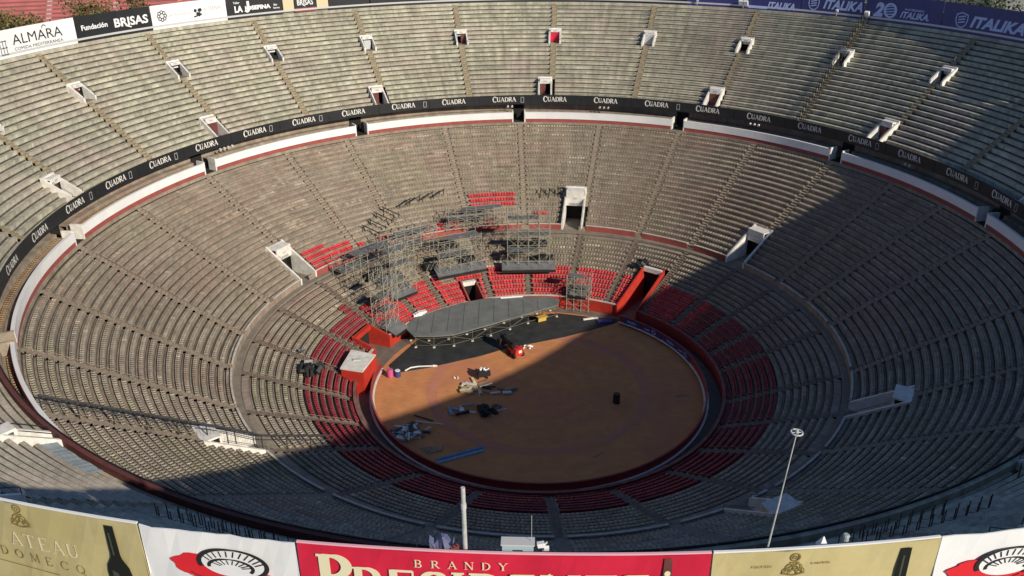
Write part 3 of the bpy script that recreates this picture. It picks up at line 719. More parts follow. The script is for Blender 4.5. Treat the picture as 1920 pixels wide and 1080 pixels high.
def arena_logo(ob, p0, ph, z, s):
    """red cape swirl round a black ink bullring"""
    x = nx(p0, ph); y = z-36.9; A = Art()
    pts = []
    for i in range(46):
        t = 2*math.pi*i/46; rr = 1+.05*math.sin(9*t)+.04*random.random()
        pts.append((x-.15*s+1.75*s*rr*math.cos(t), y-.35*s+.62*s*rr*math.sin(t)-.18*s*math.cos(t)))
    A.poly(pts); o1 = wrap_art(A, 'red_swirl', 'redink', RO, p0, 36.9, -1, ob)
    A = Art(); A.disc(x+.28*s, y+.02*s, 1.12*s, .56*s, 30); wrap_art(A, 'stand_white', 'whiteclean', RO+.012, p0, 36.9, -1, o1)
    A = Art()
    A.arc(x+.28*s, y+.02*s, 1.2*s, .62*s, -60, 200, .05*s, .17*s, 30); A.arc(x+.2*s, y-.12*s, .78*s, .34*s, -30, 190, .04*s, .13*s, 24)
    for i in range(11):
        t = R(15+14*i); A.bar((x+.24*s+.85*s*math.cos(t), y-.06*s+.38*s*math.sin(t)), (x+.28*s+1.12*s*math.cos(t), y+.02*s+.55*s*math.sin(t)), .05*s)
    for i in range(9):
        t = R(10+18*i); A.bar((x+.2*s+.4*s*math.cos(t), y-.16*s+.16*s*math.sin(t)), (x+.2*s+.72*s*math.cos(t), y-.12*s+.3*s*math.sin(t)), .04*s)
    A.arc(x-.2*s, y-.45*s, 1.1*s, .3*s, 190, 340, .04*s, .04*s); A.arc(x-.1*s, y-.55*s, 1.3*s, .3*s, 195, 330, .03*s, .03*s)
    wrap_art(A, 'stand_ink', 'ink', RO+.024, p0, 36.9, -1, o1)
b1 = near('rim_banner', 'beige wine banner reading CHATEAU with a dark bottle on the near rim, bottom left', -160.5, -168.05, 'beige', 'whiteclean')
px = lambda q: nx(-160.5, -164.1-.0158*q)
A = Art()
for k, ch in enumerate('CHATEAU'): A.serif(ch, px([-74, -48, 0, 27, 55, 80, 107][k]), 2.98-.02*k, .60, .1, 1.0, .75)
wrap_art(A, 'lettering', 'gold', RO, -160.5, 36.9, -1, b1)
A = Art()
for i, ch in enumerate('DOMECQ'): A.serif(ch, px(-28+29*i), 2.34-.04*i, .40, .2, 1.0, .6)
A.bar((px(-80), 2.05), (px(80), 1.86), .03); wrap_art(A, 'small_lettering', 'tan', RO, -160.5, 36.9, -1, b1)
bottle(b1, -160.5, -167.25, 1.0, 41.52); crest(b1, -160.5, -164.6, 41.05, .8)
b2 = near('rim_banner', 'white banner with red swirl and black bullring drawing left of the red brandy banner', -168.1, -172.1, 'whiteclean')
arena_logo(b2, -168.1, -170.25, 40.55, 1.0)
b3 = near('rim_banner', 'crimson brandy banner with big pale lettering at the bottom middle', -172.15, -181.9, 'bred', 'pink')
A = Art(); xb = nx(-172.15, -174.97)
for i, ch in enumerate('BRANDY'): A.serif(ch, xb+i*.545, 4.20, .31, .2, 1.1, .9)
wrap_art(A, 'lettering', 'gold', RO, -172.15, 36.9, -1, b3)
A = Art(); xp = nx(-172.15, -172.62); e = A.serif('P', xp, 2.72, 1.75, .06, .95, 1.25); e = A.serif('RESIDENTE', e-.02, 2.72, 1.32, .12, 1.05, 1.2)
wrap_art(A, 'lettering', 'gold', RO, -172.15, 36.9, -1, b3)
A = Art(); xq = nx(-172.15, -180.9); A.poly([(xq-.16, 0.2), (xq+.16, .2), (xq+.16, 3.2), (xq+.13, 4.72), (xq-.13, 4.72), (xq-.16, 3.2)]); wrap_art(A, 'bottle_picture', 'brownred', RO, -172.15, 36.9, -1, b3)
A = Art(); A.disc(xq, 4.1, .1, .12, 10); wrap_art(A, 'bottle_label', 'gold', RO+.012, -172.15, 36.9, -1, b3)
b4 = near('rim_banner', 'beige wine banner with crest and bottle neck right of the crimson banner', 178.05, 172.55, 'beige', 'whiteclean')
bottle(b4, 178.05, 173.38, 1.0, 41.5); crest(b4, 178.05, 176.1, 41.0, .75)
A = Art(); A.text('ESTD', nx(178.05, 176.85), 4.18, .09, .6, 0); A.text('1895', nx(178.05, 175.45), 4.22, .09, .6, 0); wrap_art(A, 'lettering', 'tan', RO, 178.05, 36.9, -1, b4)
b5 = near('rim_banner', 'white banner with red swirl and black bullring drawing at the bottom right corner', 172.5, 160, 'whiteclean')
arena_logo(b5, 172.5, 170.75, 40.35, 1.0)
near('rim_banner', 'plain white banner on the near rim beyond the right edge', 159.9, 86, 'whiteclean')
near('rim_banner', 'plain beige banner on the near rim beyond the left edge', -84, -160.4, 'beige')

# ------------------------------------------------------------------ things on the near rim
up = Vector((0, 0, 1))
def rimpt(ph, z=40.45, r=77.98): return Vector(P(r, ph, z))
c = rimpt(-176.15); t_ = thing('flag_pole', 'stout white pole standing on the near rim above the crimson banner', 'pole', c)
mb = MB(); mb.tube(c, c+up*3.62, .085, 10, 0, .07, True); mb.build('pole', 'polegrey', t_)
mb = MB(); mb.tube(c+up*2.8, c+up*3.0, .09, 10, 0, .09, True); mb.build('collar', 'lightgrey', t_)
c = rimpt(176.75); LEAN = Vector((.075, 0, 0)); up0 = up; up = (up+LEAN); t_ = thing('lightning_mast', 'thin tall pale mast with a ring on top at the lower right', 'mast', c)
mb = MB(); mb.tube(c, c+up*3.2, .036, 8, 0, .03, True); mb.tube(c+up*3.2, c+up*5.72, .022, 8, 0, .018, True); mb.build('pole', 'polegrey', t_)
mb = MB()
pts = [c+up*5.6+Vector((.17*math.cos(i*math.pi/8), .17*math.sin(i*math.pi/8), 0)) for i in range(17)]; mb.path(pts, .028, 6)
for i in range(4): mb.tube(c+up*5.6, pts[i*4], .015, 5)
mb.tube(c+up*5.5, c+up*5.68, .05, 8, 0, .05, True); mb.build('ring_head', 'lightgrey', t_); up = up0
c = rimpt(-177.72); t_ = thing('wire_antenna', 'hair thin antenna wire beside the pale cyan cabinet', 'antenna', c); mb = MB(); mb.tube(c, c+up*2.6, .008, 5); mb.build('wire', 'lightgrey', t_)
mb = MB(); mb.box(c+up*.03, (.06, 0, 0), (0, .06, 0), (0, 0, .03)); mb.build('foot', 'lightgrey', t_)
c = rimpt(-177.4); o, t = dirs(-177.4); t_ = thing('cabinet', 'pale cyan metal cabinet with a dark slot behind the crimson banner', 'cabinet', c)
mb = MB(); mb.box(c+up*.75, t*.5, o*.16, up*.75); mb.build('cabinet_body', 'cyan', t_)
mb = MB(); mb.box(c+up*1.525, t*.54, o*.19, up*.025); mb.build('cabinet_lid', 'lightgrey', t_)
mb = MB(); mb.box(c+up*1.25+o*.162, t*.16, o*.012, up*.07); mb.build('slot', 'ink', t_)
c = rimpt(-178.0); t_ = thing('camera_bracket', 'small white bracket with two cameras right of the cyan cabinet', 'camera', c)
mb = MB(); mb.tube(c, c+up*1.4, .03, 6); mb.tube(c+up*1.38, c+up*1.52+Vector((.12, 0, 0)), .025, 6); mb.build('bracket', 'whiteclean', t_)
mb = MB(); mb.box(c+up*1.42+Vector((-.08, 0, 0)), (.11, 0, .02), (0, .07, 0), (-.02, 0, .08)); mb.build('camera_head', 'whiteclean', t_)
mb = MB(); mb.box(c+up*1.26+Vector((.1, 0, 0)), (.08, 0, 0), (0, .06, .02), (0, -.02, .06)); mb.build('camera_head', 'whiteclean', t_)
def cloth(name, lab, cat, c, w, d, h, mt, seed):
    rr = random.Random(seed); mb = MB(); n = 9
    for iy in range(2):
        g = [[(c[0]+(i/(n-1)-.5)*w+rr.uniform(-.04, .04), c[1]+(iy-.5)*d+rr.uniform(-.1, .1), c[2]+h*(1-j/4)*(.9+.09*math.sin(i*1.1+seed))+rr.uniform(-.08, .05)) for i in range(n)] for j in range(5)]
        for j in range(4): mb.strip(g[j], g[j+1])
        if iy == 0: top = g[0]
        else: mb.strip(top, g[0])
    return tag(mb.build(name, mt), lab, cat)
cloth('tarpaulin', 'crumpled violet blue tarpaulin left of the white pole', 'tarpaulin', rimpt(-175.6, 40.46), .75, .3, 1.75, 'tarp2', 3)
t_ = thing('hanging_bag', 'dark bag hanging beside the violet tarpaulin', 'bag', rimpt(-175.9, 41.3)); c = rimpt(-175.9, 41.3); mb = MB(); mb.box(c+up*.2, (.13, .02, 0), (0, .1, 0), (.02, 0, .2)); mb.build('bag_body', 'dullred', t_)
mb = MB(); mb.path([c+up*.4+Vector((-.08, 0, 0)), c+up*.55, c+up*.4+Vector((.08, 0, 0))], .015, 4); mb.build('handle', 'ink', t_)
c = rimpt(175.35, 40.45); t_ = thing('floodlight', 'white cone shaped lamp on the near rim above the right beige banner', 'floodlight', c)
mb = MB(); mb.tube(c+up*.02, c+up*1.05, .1, 6, 0, .1, True); mb.tube(c+up*1.05, c+up*1.45, .24, 4, 0, .02, True); mb.build('lamp_head', 'whiteclean', t_); mb = MB(); mb.box(c+up*.02, (.3, 0, 0), (0, .12, 0), (0, 0, .02)); mb.build('base_plate', 'lightgrey', t_)
c = rimpt(174.8, 40.45); t_ = thing('bollard_post', 'pale green round post on the near rim above the right beige banner', 'post', c)
mb = MB(); mb.tube(c, c+up*1.42, .1, 10, 0, .1, True); mb.build('post', 'pbluecon', t_); mb = MB(); mb.tube(c+up*1.42, c+up*1.48, .12, 10, 0, .08, True); mb.build('cap', 'pbluecon', t_)

# ------------------------------------------------------------------ blue booth and dividing fence
ob = None
def polyprism(pts, z0, z1):
    mb = MB(); n = len(pts); mb.face([(x, y, z1) for x, y in pts]); mb.face([(x, y, z0) for x, y in pts[::-1]])
    for i in range(n):
        j = (i+1) % n; mb.face([(*pts[i], z0), (*pts[j], z0), (*pts[j], z1), (*pts[i], z1)])
    return mb
c = Vector(P(57.6, 142.3, 24.2)); o, t = dirs(142.3); t_ = thing('booth', 'small booth with crumpled blue tarpaulin roof at the shaded right edge', 'booth', c)
mb = MB()
for i in (-1, 1):
    for j in (-1, 1): mb.tube(c+t*1.6*i+o*1.0*j-up*.4, c+t*1.6*i+o*1.0*j+up*2.0, .06, 5)
mb.build('post', 'lightgrey', t_)
mb = MB(); g = [[c+t*(-1.8+.6*i)+o*(-1.3+.65*j)+up*(2.0+.25*math.sin(i*2.2+j)+.2*(2-abs(j-2))) for i in range(7)] for j in range(5)]
for j in range(4): mb.strip(g[j], g[j+1])
mb.build('tarpaulin_roof', 'tarp', t_)
mb = MB(); mb.box(c+t*3.0+up*1.4, t*1.1, o*1.1+up*.1, up*.06); mb.build('plywood_roof', 'wood', t_)
mb = MB(); mb.box(c-t*1.2+up*.4, t*.8, o*.06, up*.8); mb.box(c+t*3.0+up*.5, t*.9, o*.06, up*.8); mb.build('side_panel', 'greymesh', t_)
t_ = thing('divider_fence', 'long dark railing running down the left stand between sunny and shaded seats', 'fence', P(55, -128.6, 19.8))
mb = MB(); pts = []
for i in range(11):
    rr = 55.6-i*2.6; z = (T2['z0']+T2['rise']*((rr-T2['r0'])/T2['p'])) if rr > 37.6 else (T1['z0']+T1['rise']*((rr-T1['r0'])/T1['p']))
    b = Vector(P(rr, -128.9, z)); mb.tube(b, b+up*1.75, .065, 6); pts.append(b+up*1.75)
mb.build('post', 'darkgal', t_)
mb = MB(); mb.path(pts, .11, 6); mb.path([p-up*.55 for p in pts], .04, 5); mb.build('top_rail', 'darkgal', t_)
mb = MB()
for i in range(7):
    a, b = pts[i], pts[i+1]
    for k in range(8): q = a.lerp(b, k/8); mb.tube(q, q-up*1.5, .012, 4)
mb.build('infill_bars', 'darkgal', t_)
# pale sheet lying on the left upper tier
mb = MB()
for k in range(4):
    rr = 59.4-.35*k
    mb.strip([P(rr, q, T3['z0']+.9-.12*k+.05*math.sin(q*3)) for q in arange(-147.5, -141.8, .5)], [P(rr+.36, q, T3['z0']+1.0-.12*k+.05*math.sin(q*3+1)) for q in arange(-147.5, -141.8, .5)])
tag(mb.build('plastic_sheet', 'pbluecon'), 'long pale blue grey sheet lying on the lower left upper tier', 'sheet')

# ------------------------------------------------------------------ seats
def seat_mesh():
    V = []; Fc = []
    def bx(x0, x1, y0, y1, z0, z1, dy=0, skip=()):
        k = len(V)
        for z, d in ((z0, 0), (z1, dy)):
            for y in (y0, y1):
                for x in (x0, x1): V.append((x, y+d, z))
        for n, f in (('b', (0, 2, 3, 1)), ('t', (4, 5, 7, 6)), ('f', (0, 1, 5, 4)), ('k', (2, 6, 7, 3)), ('l', (0, 4, 6, 2)), ('r', (1, 3, 7, 5))):
            if n not in skip: Fc.append(tuple(k+i for i in f))
    bx(-.205, .205, .04, .42, .03, .11)
    bx(-.205, .205, .36, .43, .11, .20, .03, ('b',))
    bx(-.13, .13, .12, .38, -.02, .05, 0, ('t', 'b'))
    return np.array(V, float), Fc
SV, SF = seat_mesh()
SFq = np.array(SF)
SVR = SV*np.array([1.08, 1.15, 2.5])
def seat_sites():
    """every seat of the lower bowl: x, y, z, phi, row, tier, red?"""
    out = []
    def run(name, T, step=.47):
        for i in range(T['n']-(1 if name == 'T1' else 0)):
            r = T['r0']+T['p']*i; z = T['z0']+T['rise']*i; rs = r+.3; d = math.degrees(step/rs); ad = math.degrees(.5/rs)
            for k in range(len(LOW_AISLES)):
                a = LOW_AISLES[k]; b = LOW_AISLES[(k+1) % len(LOW_AISLES)]
                if b < a: b += 360
                for x0, x1 in cut_intervals((a+ad, b-ad), row_cuts(T, name, i)):
                    n = int((x1-x0)/d)
                    for q in range(n):
                        ph = wrap(x0+(x1-x0-n*d)/2+d*(q+.5)); red = False
                        if name == 'T1':
                            red = i < 7
                            if -30 < ph < -24.5 and i < 7 and i > 4: red = False
                            if -64 < ph < -60 and 7 <= i < 9: red = True
                        else:
                            if -58 < ph < -43 and i < 4-(ph+58)/6: red = True
                            if -38.5 < ph < -35.5 and i < 2: red = True
                            if (-27 < ph < -22 or -11.5 < ph < -9 or -20 < ph < -17.5) and i < 2 and random.random() < .7: red = True
                            if -14 < ph < -3.5 and 4 <= i <= 6: red = True
                            if 1 < ph < 4.5 and i == 2: red = True
                        out.append((r, z, ph, i, name, red))
    run('T1', T1); run('T2', T2)
    for i in range(2):
        r = 56.5+.95*i; z = 21.0+.42*i; d = math.degrees(.5/(r+.5))
        for a, b in segs(GE):
            n = int((b-a-.8)/d)
            for q in range(n): out.append((r, z, wrap(a+.4+d*(q+.5)), i, 'BOX', False))
    return out
sites = seat_sites()
def site_pos(s): return Vector(P(s[0]+.3, s[2], s[1]+.2))
def visible(p):
    d = p-CAMPOS
    t = (24.8-CAMPOS.z)/d.z; q = CAMPOS+d*t
    if q.y < 0 and math.hypot(q.x, q.y) > 57.0: return False
    cm = SC.camera.matrix_world.inverted() @ p
    return abs(cm.x/cm.z*1634.5) < 950 and abs(cm.y/cm.z*1634.5) < 530
def pick(red, tier=None):
    c = [(round((site_pos(s)-CAMPOS).length, 2), k) for k, s in enumerate(sites) if s[5] == red and s[4] != 'BOX' and abs(s[2]) > 100 and visible(site_pos(s))]
    c.sort(); return [k for _, k in c[:150]]
pr, pg = pick(True), pick(False); single = set(pr)|set(pg)
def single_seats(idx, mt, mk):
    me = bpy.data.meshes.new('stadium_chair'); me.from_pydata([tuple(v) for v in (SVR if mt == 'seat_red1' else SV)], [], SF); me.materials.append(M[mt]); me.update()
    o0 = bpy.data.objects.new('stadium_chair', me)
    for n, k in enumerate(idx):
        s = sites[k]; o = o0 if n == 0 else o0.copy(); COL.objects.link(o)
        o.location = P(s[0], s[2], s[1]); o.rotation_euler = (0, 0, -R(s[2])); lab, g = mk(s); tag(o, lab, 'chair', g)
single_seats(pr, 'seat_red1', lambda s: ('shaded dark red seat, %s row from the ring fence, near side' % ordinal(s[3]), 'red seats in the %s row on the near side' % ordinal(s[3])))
single_seats(pg, 'seat_grey1', lambda s: ('weathered grey seat, %s row below the near parapet' % ordinal(T2['n']-1-s[3]), 'grey seats in the %s row below the near parapet' % ordinal(T2['n']-1-s[3])))
def bulk(idx, name, mt, lab, cat, tintf):
    SV = SVR if mt == 'seat_red' else globals()['SV']
    n = len(idx); V = np.zeros((n, len(SV), 3)); tint = np.zeros((n, 3))
    for k, i in enumerate(idx):
        s = sites[i]; a = R(s[2]); x, y, z = P(s[0], s[2], s[1]); j = rng.normal(0, .02)
        ca, sa = math.cos(a+j), math.sin(a+j)
        V[k, :, 0] = x+SV[:, 0]*ca+SV[:, 1]*sa; V[k, :, 1] = y-SV[:, 0]*sa+SV[:, 1]*ca; V[k, :, 2] = z+SV[:, 2]; tint[k] = tintf(s)
    nv = len(SV); Fq = (SFq[None]+(np.arange(n)*nv)[:, None, None]).reshape(-1, 4)
    me = bpy.data.meshes.new(name); me.vertices.add(n*nv); me.vertices.foreach_set('co', V.reshape(-1))
    me.loops.add(Fq.size); me.polygons.add(len(Fq)); me.loops.foreach_set('vertex_index', Fq.reshape(-1)); me.polygons.foreach_set('loop_start', np.arange(0, Fq.size, 4))
    me.update(calc_edges=True)
    at = me.color_attributes.new('tint', 'FLOAT_COLOR', 'POINT'); c4 = np.ones((n, nv, 4)); c4[:, :, :3] = tint[:, None, :]; at.data.foreach_set('color', c4.reshape(-1))
    me.materials.append(M[mt]); o = bpy.data.objects.new(name, me); COL.objects.link(o)
    return tag(o, lab, cat, None, 'stuff')
_cell = {}
def cellrand(key):
    if key not in _cell: _cell[key] = random.random()
    return _cell[key]
def tint_grey(s):
    ph, i = s[2], s[3]; k = .90+.16*random.random(); run = cellrand((s[4], i, int(ph/3.7))); blk = cellrand((s[4], i//6, int(ph/7)))
    c = [k, k, k]
    if run > .94 and -75 < ph < 20 and random.random() < .8: c = [1.55, 1.55, 1.55]
    elif random.random() < .006: c = [1.5, 1.5, 1.5]
    if blk > .8: c = [c[0]*1.0, c[1]*.90, c[2]*.88]
    elif blk < .2: c = [c[0]*.95, c[1]*1.0, c[2]*.9]
    if s[4] == 'BOX': c = [.95*k, .72*k, .5*k]
    return c
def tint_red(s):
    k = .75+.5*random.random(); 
    if s[4] == 'T1' and abs(s[2]) > 60: return [k*.60, k*.62, k*.72]  # shade painted into the tint: darker and bluer away from the sunny side
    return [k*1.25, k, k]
rest = [i for i in range(len(sites)) if i not in single]
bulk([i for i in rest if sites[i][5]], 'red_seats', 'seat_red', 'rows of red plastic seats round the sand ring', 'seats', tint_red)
bulk([i for i in rest if not sites[i][5]], 'grey_seats', 'seat_grey', 'endless rows of weathered grey seats filling the lower bowl', 'seats', tint_grey)

# ------------------------------------------------------------------ stage and scaffolding
mpts = [(-19.4, 3.9), (-15, 5.2), (-7.8, 8.3), (-4.5, 10.2), (4.4, 13.6), (11.8, 17.4), (13.1, 18.8), (9, 19.6), (4, 21.0), (-8, 19.8), (-17, 13), (-20.3, 6)]
tag(polyprism(mpts, .006, .03).build('floor_covering', 'mat'), 'black protective floor covering spread on the sand in front of the stage', 'floor covering')
ST = thing('stage', 'large grey curved stage deck on scaffold legs at the far side of the sand', 'stage', (-7, 16, 0))
dpts = [(-17.2, 10.7), (-14.4, 10.6), (-11.6, 11.0), (-6.4, 14.0), (-.9, 17.3), (3.6, 19.9), (4.0, 21.6), (2.9, 22.7), (-1, 22.9), (-7.3, 22.4), (-11, 20.9), (-14.5, 18.6), (-18.1, 15.5), (-18.6, 13.0)]
polyprism(dpts, 1.82, 2.0).build('deck', 'deck', ST)
mb = MB()
for i in range(9):   # panel joints as thin raised strips
    x = -17+2.2*i; y0, y1 = 11+max(0, (x+11)*.62), 17.5+min(4.5, max(0, (x+16)*.55)); mb.box((x, (y0+y1)/2+.2, 2.004), (.045, 0, 0), (0, (y1-y0)/2-.5, 0), (0, 0, .003))
mb.build('deck_joints', 'joint', ST)
front = [Vector((-17.0, 10.9, 0)), Vector((-14.4, 10.8, 0)), Vector((-11.6, 11.2, 0)), Vector((-9, 12.6, 0)), Vector((-6.4, 14.1, 0)), Vector((-3.6, 16.0, 0)), Vector((-.9, 17.8, 0)), Vector((1.4, 18.9, 0)), Vector((3.5, 19.9, 0))]
bk = [p+Vector((-.9, 2.0, 0)) for p in front]
mb = MB(); feet = MB()
for a, b in zip(front, bk):
    for p in (a, b):
        mb.tube(p+up*.03, p+up*1.82, .04, 5); feet.box(p+up*.09, (.16, 0, 0), (0, .16, 0), (0, 0, .06))
    mb.tube(a+up*.5, b+up*.5, .035, 5); mb.tube(a+up*1.6, b+up*1.6, .035, 5)
for L in (front, bk):
    for i in range(len(L)-1):
        for z in (.35, 1.5): mb.tube(L[i]+up*z, L[i+1]+up*z, .026, 5)
        mb.tube(L[i]+up*(.35 if i % 2 else 1.5), L[i+1]+up*(1.5 if i % 2 else .35), .026, 5)
mb.build('scaffold_legs', 'shadegalv', ST); feet.build('foot_pad', 'white', ST)
mb = MB()
for i in range(3): mb.box((-17.2+.3*i, 16.9+.25*i, 2.15+.1*i), (.6, .3, 0), (-.15, .3, 0), (0, .02, .12))
tag(mb.build('cloth_heap', 'whiteclean'), 'small white heap of cloth on the left back edge of the stage', 'cloth')
mb = MB(); mb.tube((-5.0, 22.2, 2.12), (-1.6, 22.7, 2.12), .12, 8, 0, .12, True); tag(mb.build('rolled_cloth', 'whiteclean'), 'long white roll lying along the back edge of the stage', 'cloth roll')
mb = MB(); mb.box((1.2, 18.3, .9), (.7, .35, 0), (-.2, .4, 0), (0, 0, .05)); mb.box((1.2, 18.3, .5), (.6, .3, 0), (-.05, .1, 0), (0, 0, .35)); tag(mb.build('pallet_box', 'yellow'), 'yellow timber box tucked under the right front of the stage', 'box')
def tower(lab, cx, cy, z0, w, d, h, ang, lift=2.0, nb=2, deck=None, deckz=0, tilt=0):
    """scaffold tower; w along the tangent, d outward, ang = heading of the outward axis"""
    o, t = dirs(ang); c = Vector((cx, cy, z0)); T_ = thing('scaffold_tower', lab, 'scaffold', c)
    mb = MB(); n = nb+1; rr = .05
    def pt(i, j, z): return c+t*(-w/2+w*i/nb)+o*(d*(j-.5))+up*z
    zs = arange(0, h, lift)
    for i in range(n):
        for j in (0, 1): mb.tube(pt(i, j, 0), pt(i, j, h+random.uniform(.2, .9)), rr, 5)
    for z in zs[0:]:
        for j in (0, 1):
            for i in range(nb): mb.tube(pt(i, j, z+.15), pt(i+1, j, z+.15), .034, 4)
        for i in range(n): mb.tube(pt(i, 0, z+.15), pt(i, 1, z+.15), .034, 4)
    for k in range(len(zs)-1):
        for i in range(nb):
            s = (i+k) % 2
            for j in (0, 1): mb.tube(pt(i+s, j, zs[k]), pt(i+1-s, j, zs[k+1]), .028, 4)
        for i in (0, nb): mb.tube(pt(i, k % 2, zs[k]), pt(i, 1-k % 2, zs[k+1]), .028, 4)
    mb.build('tube_frame', 'galv', T_)
    for k, z in enumerate(zs[2::2]):
        mb = MB(); mb.box(c+t*(w*(.12 if k % 2 else -.12))+up*(z+.24), t*w*.36, o*d*.3, up*.03); mb.build('lift_boards', 'greymesh', T_)
    if deck:
        dw, dd, off, dz = deck; mb = MB(); q = c+o*off+up*dz; o2 = o*.93+up*.36; mb.box(q+up*.3, t*dw/2, o2*dd/2, o2.cross(t).normalized()*.09); mb.build('deck_boards', 'greymesh', T_)
        mb = MB(); mb.box(q-o*(dd/2+.05)-up*.3, t*dw/2, o*.03, up*.18); mb.build('skirt', 'black', T_)
    return T_
tower('tall scaffold tower of pale tubes right of centre behind the stage', -0.6, 28.9, 4.2, 6.6, 2.4, 9.6, -1, 1.4, 4, (8.4, 2.0, -1.1, .55))
tower('scaffold tower left of centre behind the stage with a long grey deck', -11.6, 27.2, 4.5, 7.0, 2.4, 5.6, -24, 1.4, 4, (8.0, 1.9, -.9, .45))
tower('tall dense scaffold tower at the left behind the stage', -20.2, 20.6, 3.8, 4.6, 2.6, 8.4, -44, 1.2, 4, (4.0, 2.2, -.8, .5))
tower('narrow scaffold tower at the left end of the stage above the red gate', -21.4, 13.6, .1, 3.0, 2.4, 10.2, -60, 1.2, 3, (3.0, 2.6, -1.6, 2.0))
tower('low scaffold tower at the right end of the stage above the red wall', 7.0, 22.6, .1, 3.4, 2.2, 5.2, 17, 1.0, 3, (2.6, 1.8, -.2, 2.6))
tower('low spread of scaffold bays over the seats at the upper left', -25.4, 23.0, 6.0, 9.5, 3.2, 3.6, -48, .9, 7)
tower('low spread of scaffold bays above the mid walkway left of the centre', -19.2, 28.4, 7.0, 8.5, 2.6, 4.2, -34, .9, 6)
tower('low scaffold bays above the mid walkway behind the left centre deck', -9.2, 36.0, 8.6, 9.0, 2.2, 2.8, -14, .9, 6)
def ballast(lab, c, ang, s=1.0):
    o, t = dirs(ang); c = Vector(c); T_ = thing('ballast_frame', lab, 'ballast block', c, 'black ballast blocks on the scaffolding')
    mb = MB()
    mb.box(c+up*.55*s, t*.55*s, o*.5*s, up*.5*s); mb.box(c+t*1.15*s+up*.42*s, t*.5*s, o*.46*s, up*.4*s); mb.build('block', 'black', T_)
    mb = MB()
    for k in range(3): mb.tube(c+t*(-.5+.8*k)*s-o*.52*s, c+t*(.1+.8*k)*s-o*.52*s+up*1.1*s, .035, 4)
    mb.build('straps', 'galv', T_)
for lab, c, a, s in [('black block on the scaffold, highest of the left centre three', (-14.0, 30.6, 6.6), -24, 1.25), ('black block at the left end of the left centre grey deck', (-16.3, 26.2, 5.2), -31, .95), ('black block at the right end of the left centre grey deck', (-10.6, 28.9, 5.3), -19, .95),
        ('black block highest and left on the right centre tower', (-2.6, 32.3, 6.2), -3, 1.15), ('black block highest and right on the right centre tower', (.6, 32.6, 6.3), 2, 1.15), ('black block low and left on the right centre tower', (-4.6, 30.2, 5.2), -7, 1.1), ('black block low and right on the right centre tower', (1.6, 29.6, 5.0), 4, 1.1),
        ('black block on the upper left scaffold, left of a pair', (-24.4, 21.2, 5.9), -48, 1.1), ('black block on the upper left scaffold, right of a pair', (-21.4, 22.6, 5.4), -43, .9), ('black block halfway down the narrow left tower', (-23.6, 16.0, 4.4), -55, .9)]:
    ballast(lab, c, a, s)
# slim dark struts lying on the seats above the scaffolding
for i, (r0, ph, ang, L) in enumerate([(41.4, -33, 20, 3.4), (40.8, -35.3, 20, 3.4), (40.0, -37.5, 20, 3.4), (39.4, -39.8, 20, 3.4), (42.4, -29, 140, 2.6), (42.6, -26.6, 140, 2.6), (42.8, -23.5, 140, 2.6), (43.0, -20.8, 140, 2.6), (35.8, -44, 25, 4), (42.2, 3, 60, 2), (42.2, 5, 60, 2), (42.4, 7, 60, 2)]):
    T = T2 if r0 > 37.6 else T1; z = T['z0']+T['rise']*(r0-T['r0'])/T['p']+1.15; c = Vector(P(r0, ph, z)); d = Vector((math.cos(R(ang)), -math.sin(R(ang))*.9, -.35)).normalized()
    mb = MB(); mb.box(c, d*L/2, d.cross(up).normalized()*.07, up*.06); mb.box(c-d*L*.4-up*.4, d*.06, d.cross(up).normalized()*.06, up*.45); mb.box(c+d*L*.4-up*.1, d*.06, d.cross(up).normalized()*.06, up*.3)
    tag(mb.build('steel_strut', 'darkgal'), 'dark steel strut across the seats, %s' % ('one of four side by side below the long aisle' if i < 4 else 'one of four slanting above the left deck' if i < 8 else 'single one at the upper left scaffold' if i == 8 else 'one of three beside the white entrance'), 'strut', 'dark struts across the seats')

# ------------------------------------------------------------------ booth with white roof, black heaps
BR = thing('ticket_booth', 'red booth with a dirty white flat roof at the left of the ring', 'booth', (-23.6, 1.2, 0))
bp = [(-25.4, -.5), (-22.4, -1.4), (-21.3, 2.9), (-24.7, 4.3)]
polyprism(bp, 0, 3.36).build('walls', 'red', BR)
polyprism([(x*1.004-.02, y) for x, y in bp], 3.363, 3.55).build('roof', 'white', BR)
mb = MB(); mb.box((-23.7, 1.6, 3.6), (.5, .1, 0), (-.1, .25, 0), (0, 0, .04)); mb.build('roof_hatch', 'lightgrey', BR)
def heap(name, lab, cat, c, s, mt, n=9, seed=1, flat=.5):
    rr = random.Random(seed); mb = MB(); c = Vector(c)
    for k in range(n):
        a = Vector((rr.uniform(-1, 1), rr.uniform(-1, 1), rr.uniform(-.5, .5))).normalized(); b = a.orthogonal().normalized(); d = a.cross(b)
        q = c+Vector((rr.uniform(-s, s), rr.uniform(-s, s)*.8, rr.uniform(.05, s*flat))); mb.box(q, a*rr.uniform(.25, .5)*s, b*rr.uniform(.12, .35)*s, d*rr.uniform(.08, .25)*s)
    return tag(mb.build(name, mt), lab, cat)
heap('sheet_heap', 'heap of crumpled black sheeting on the seats at the left of the ring', 'sheeting', P(28.8, -95.5, 4.4), 1.3, 'black', 14, 2)
heap('sheet_heap', 'small dark bundle on the grey seats left of the red block', 'bundle', P(30.5, -88.5, 5.2), .45, 'greymesh', 7, 3)
heap('sheet_heap', 'black heap on top of the right gate tunnel', 'sheeting', P(31.9, 32.6, 5.4), .9, 'black', 12, 4)
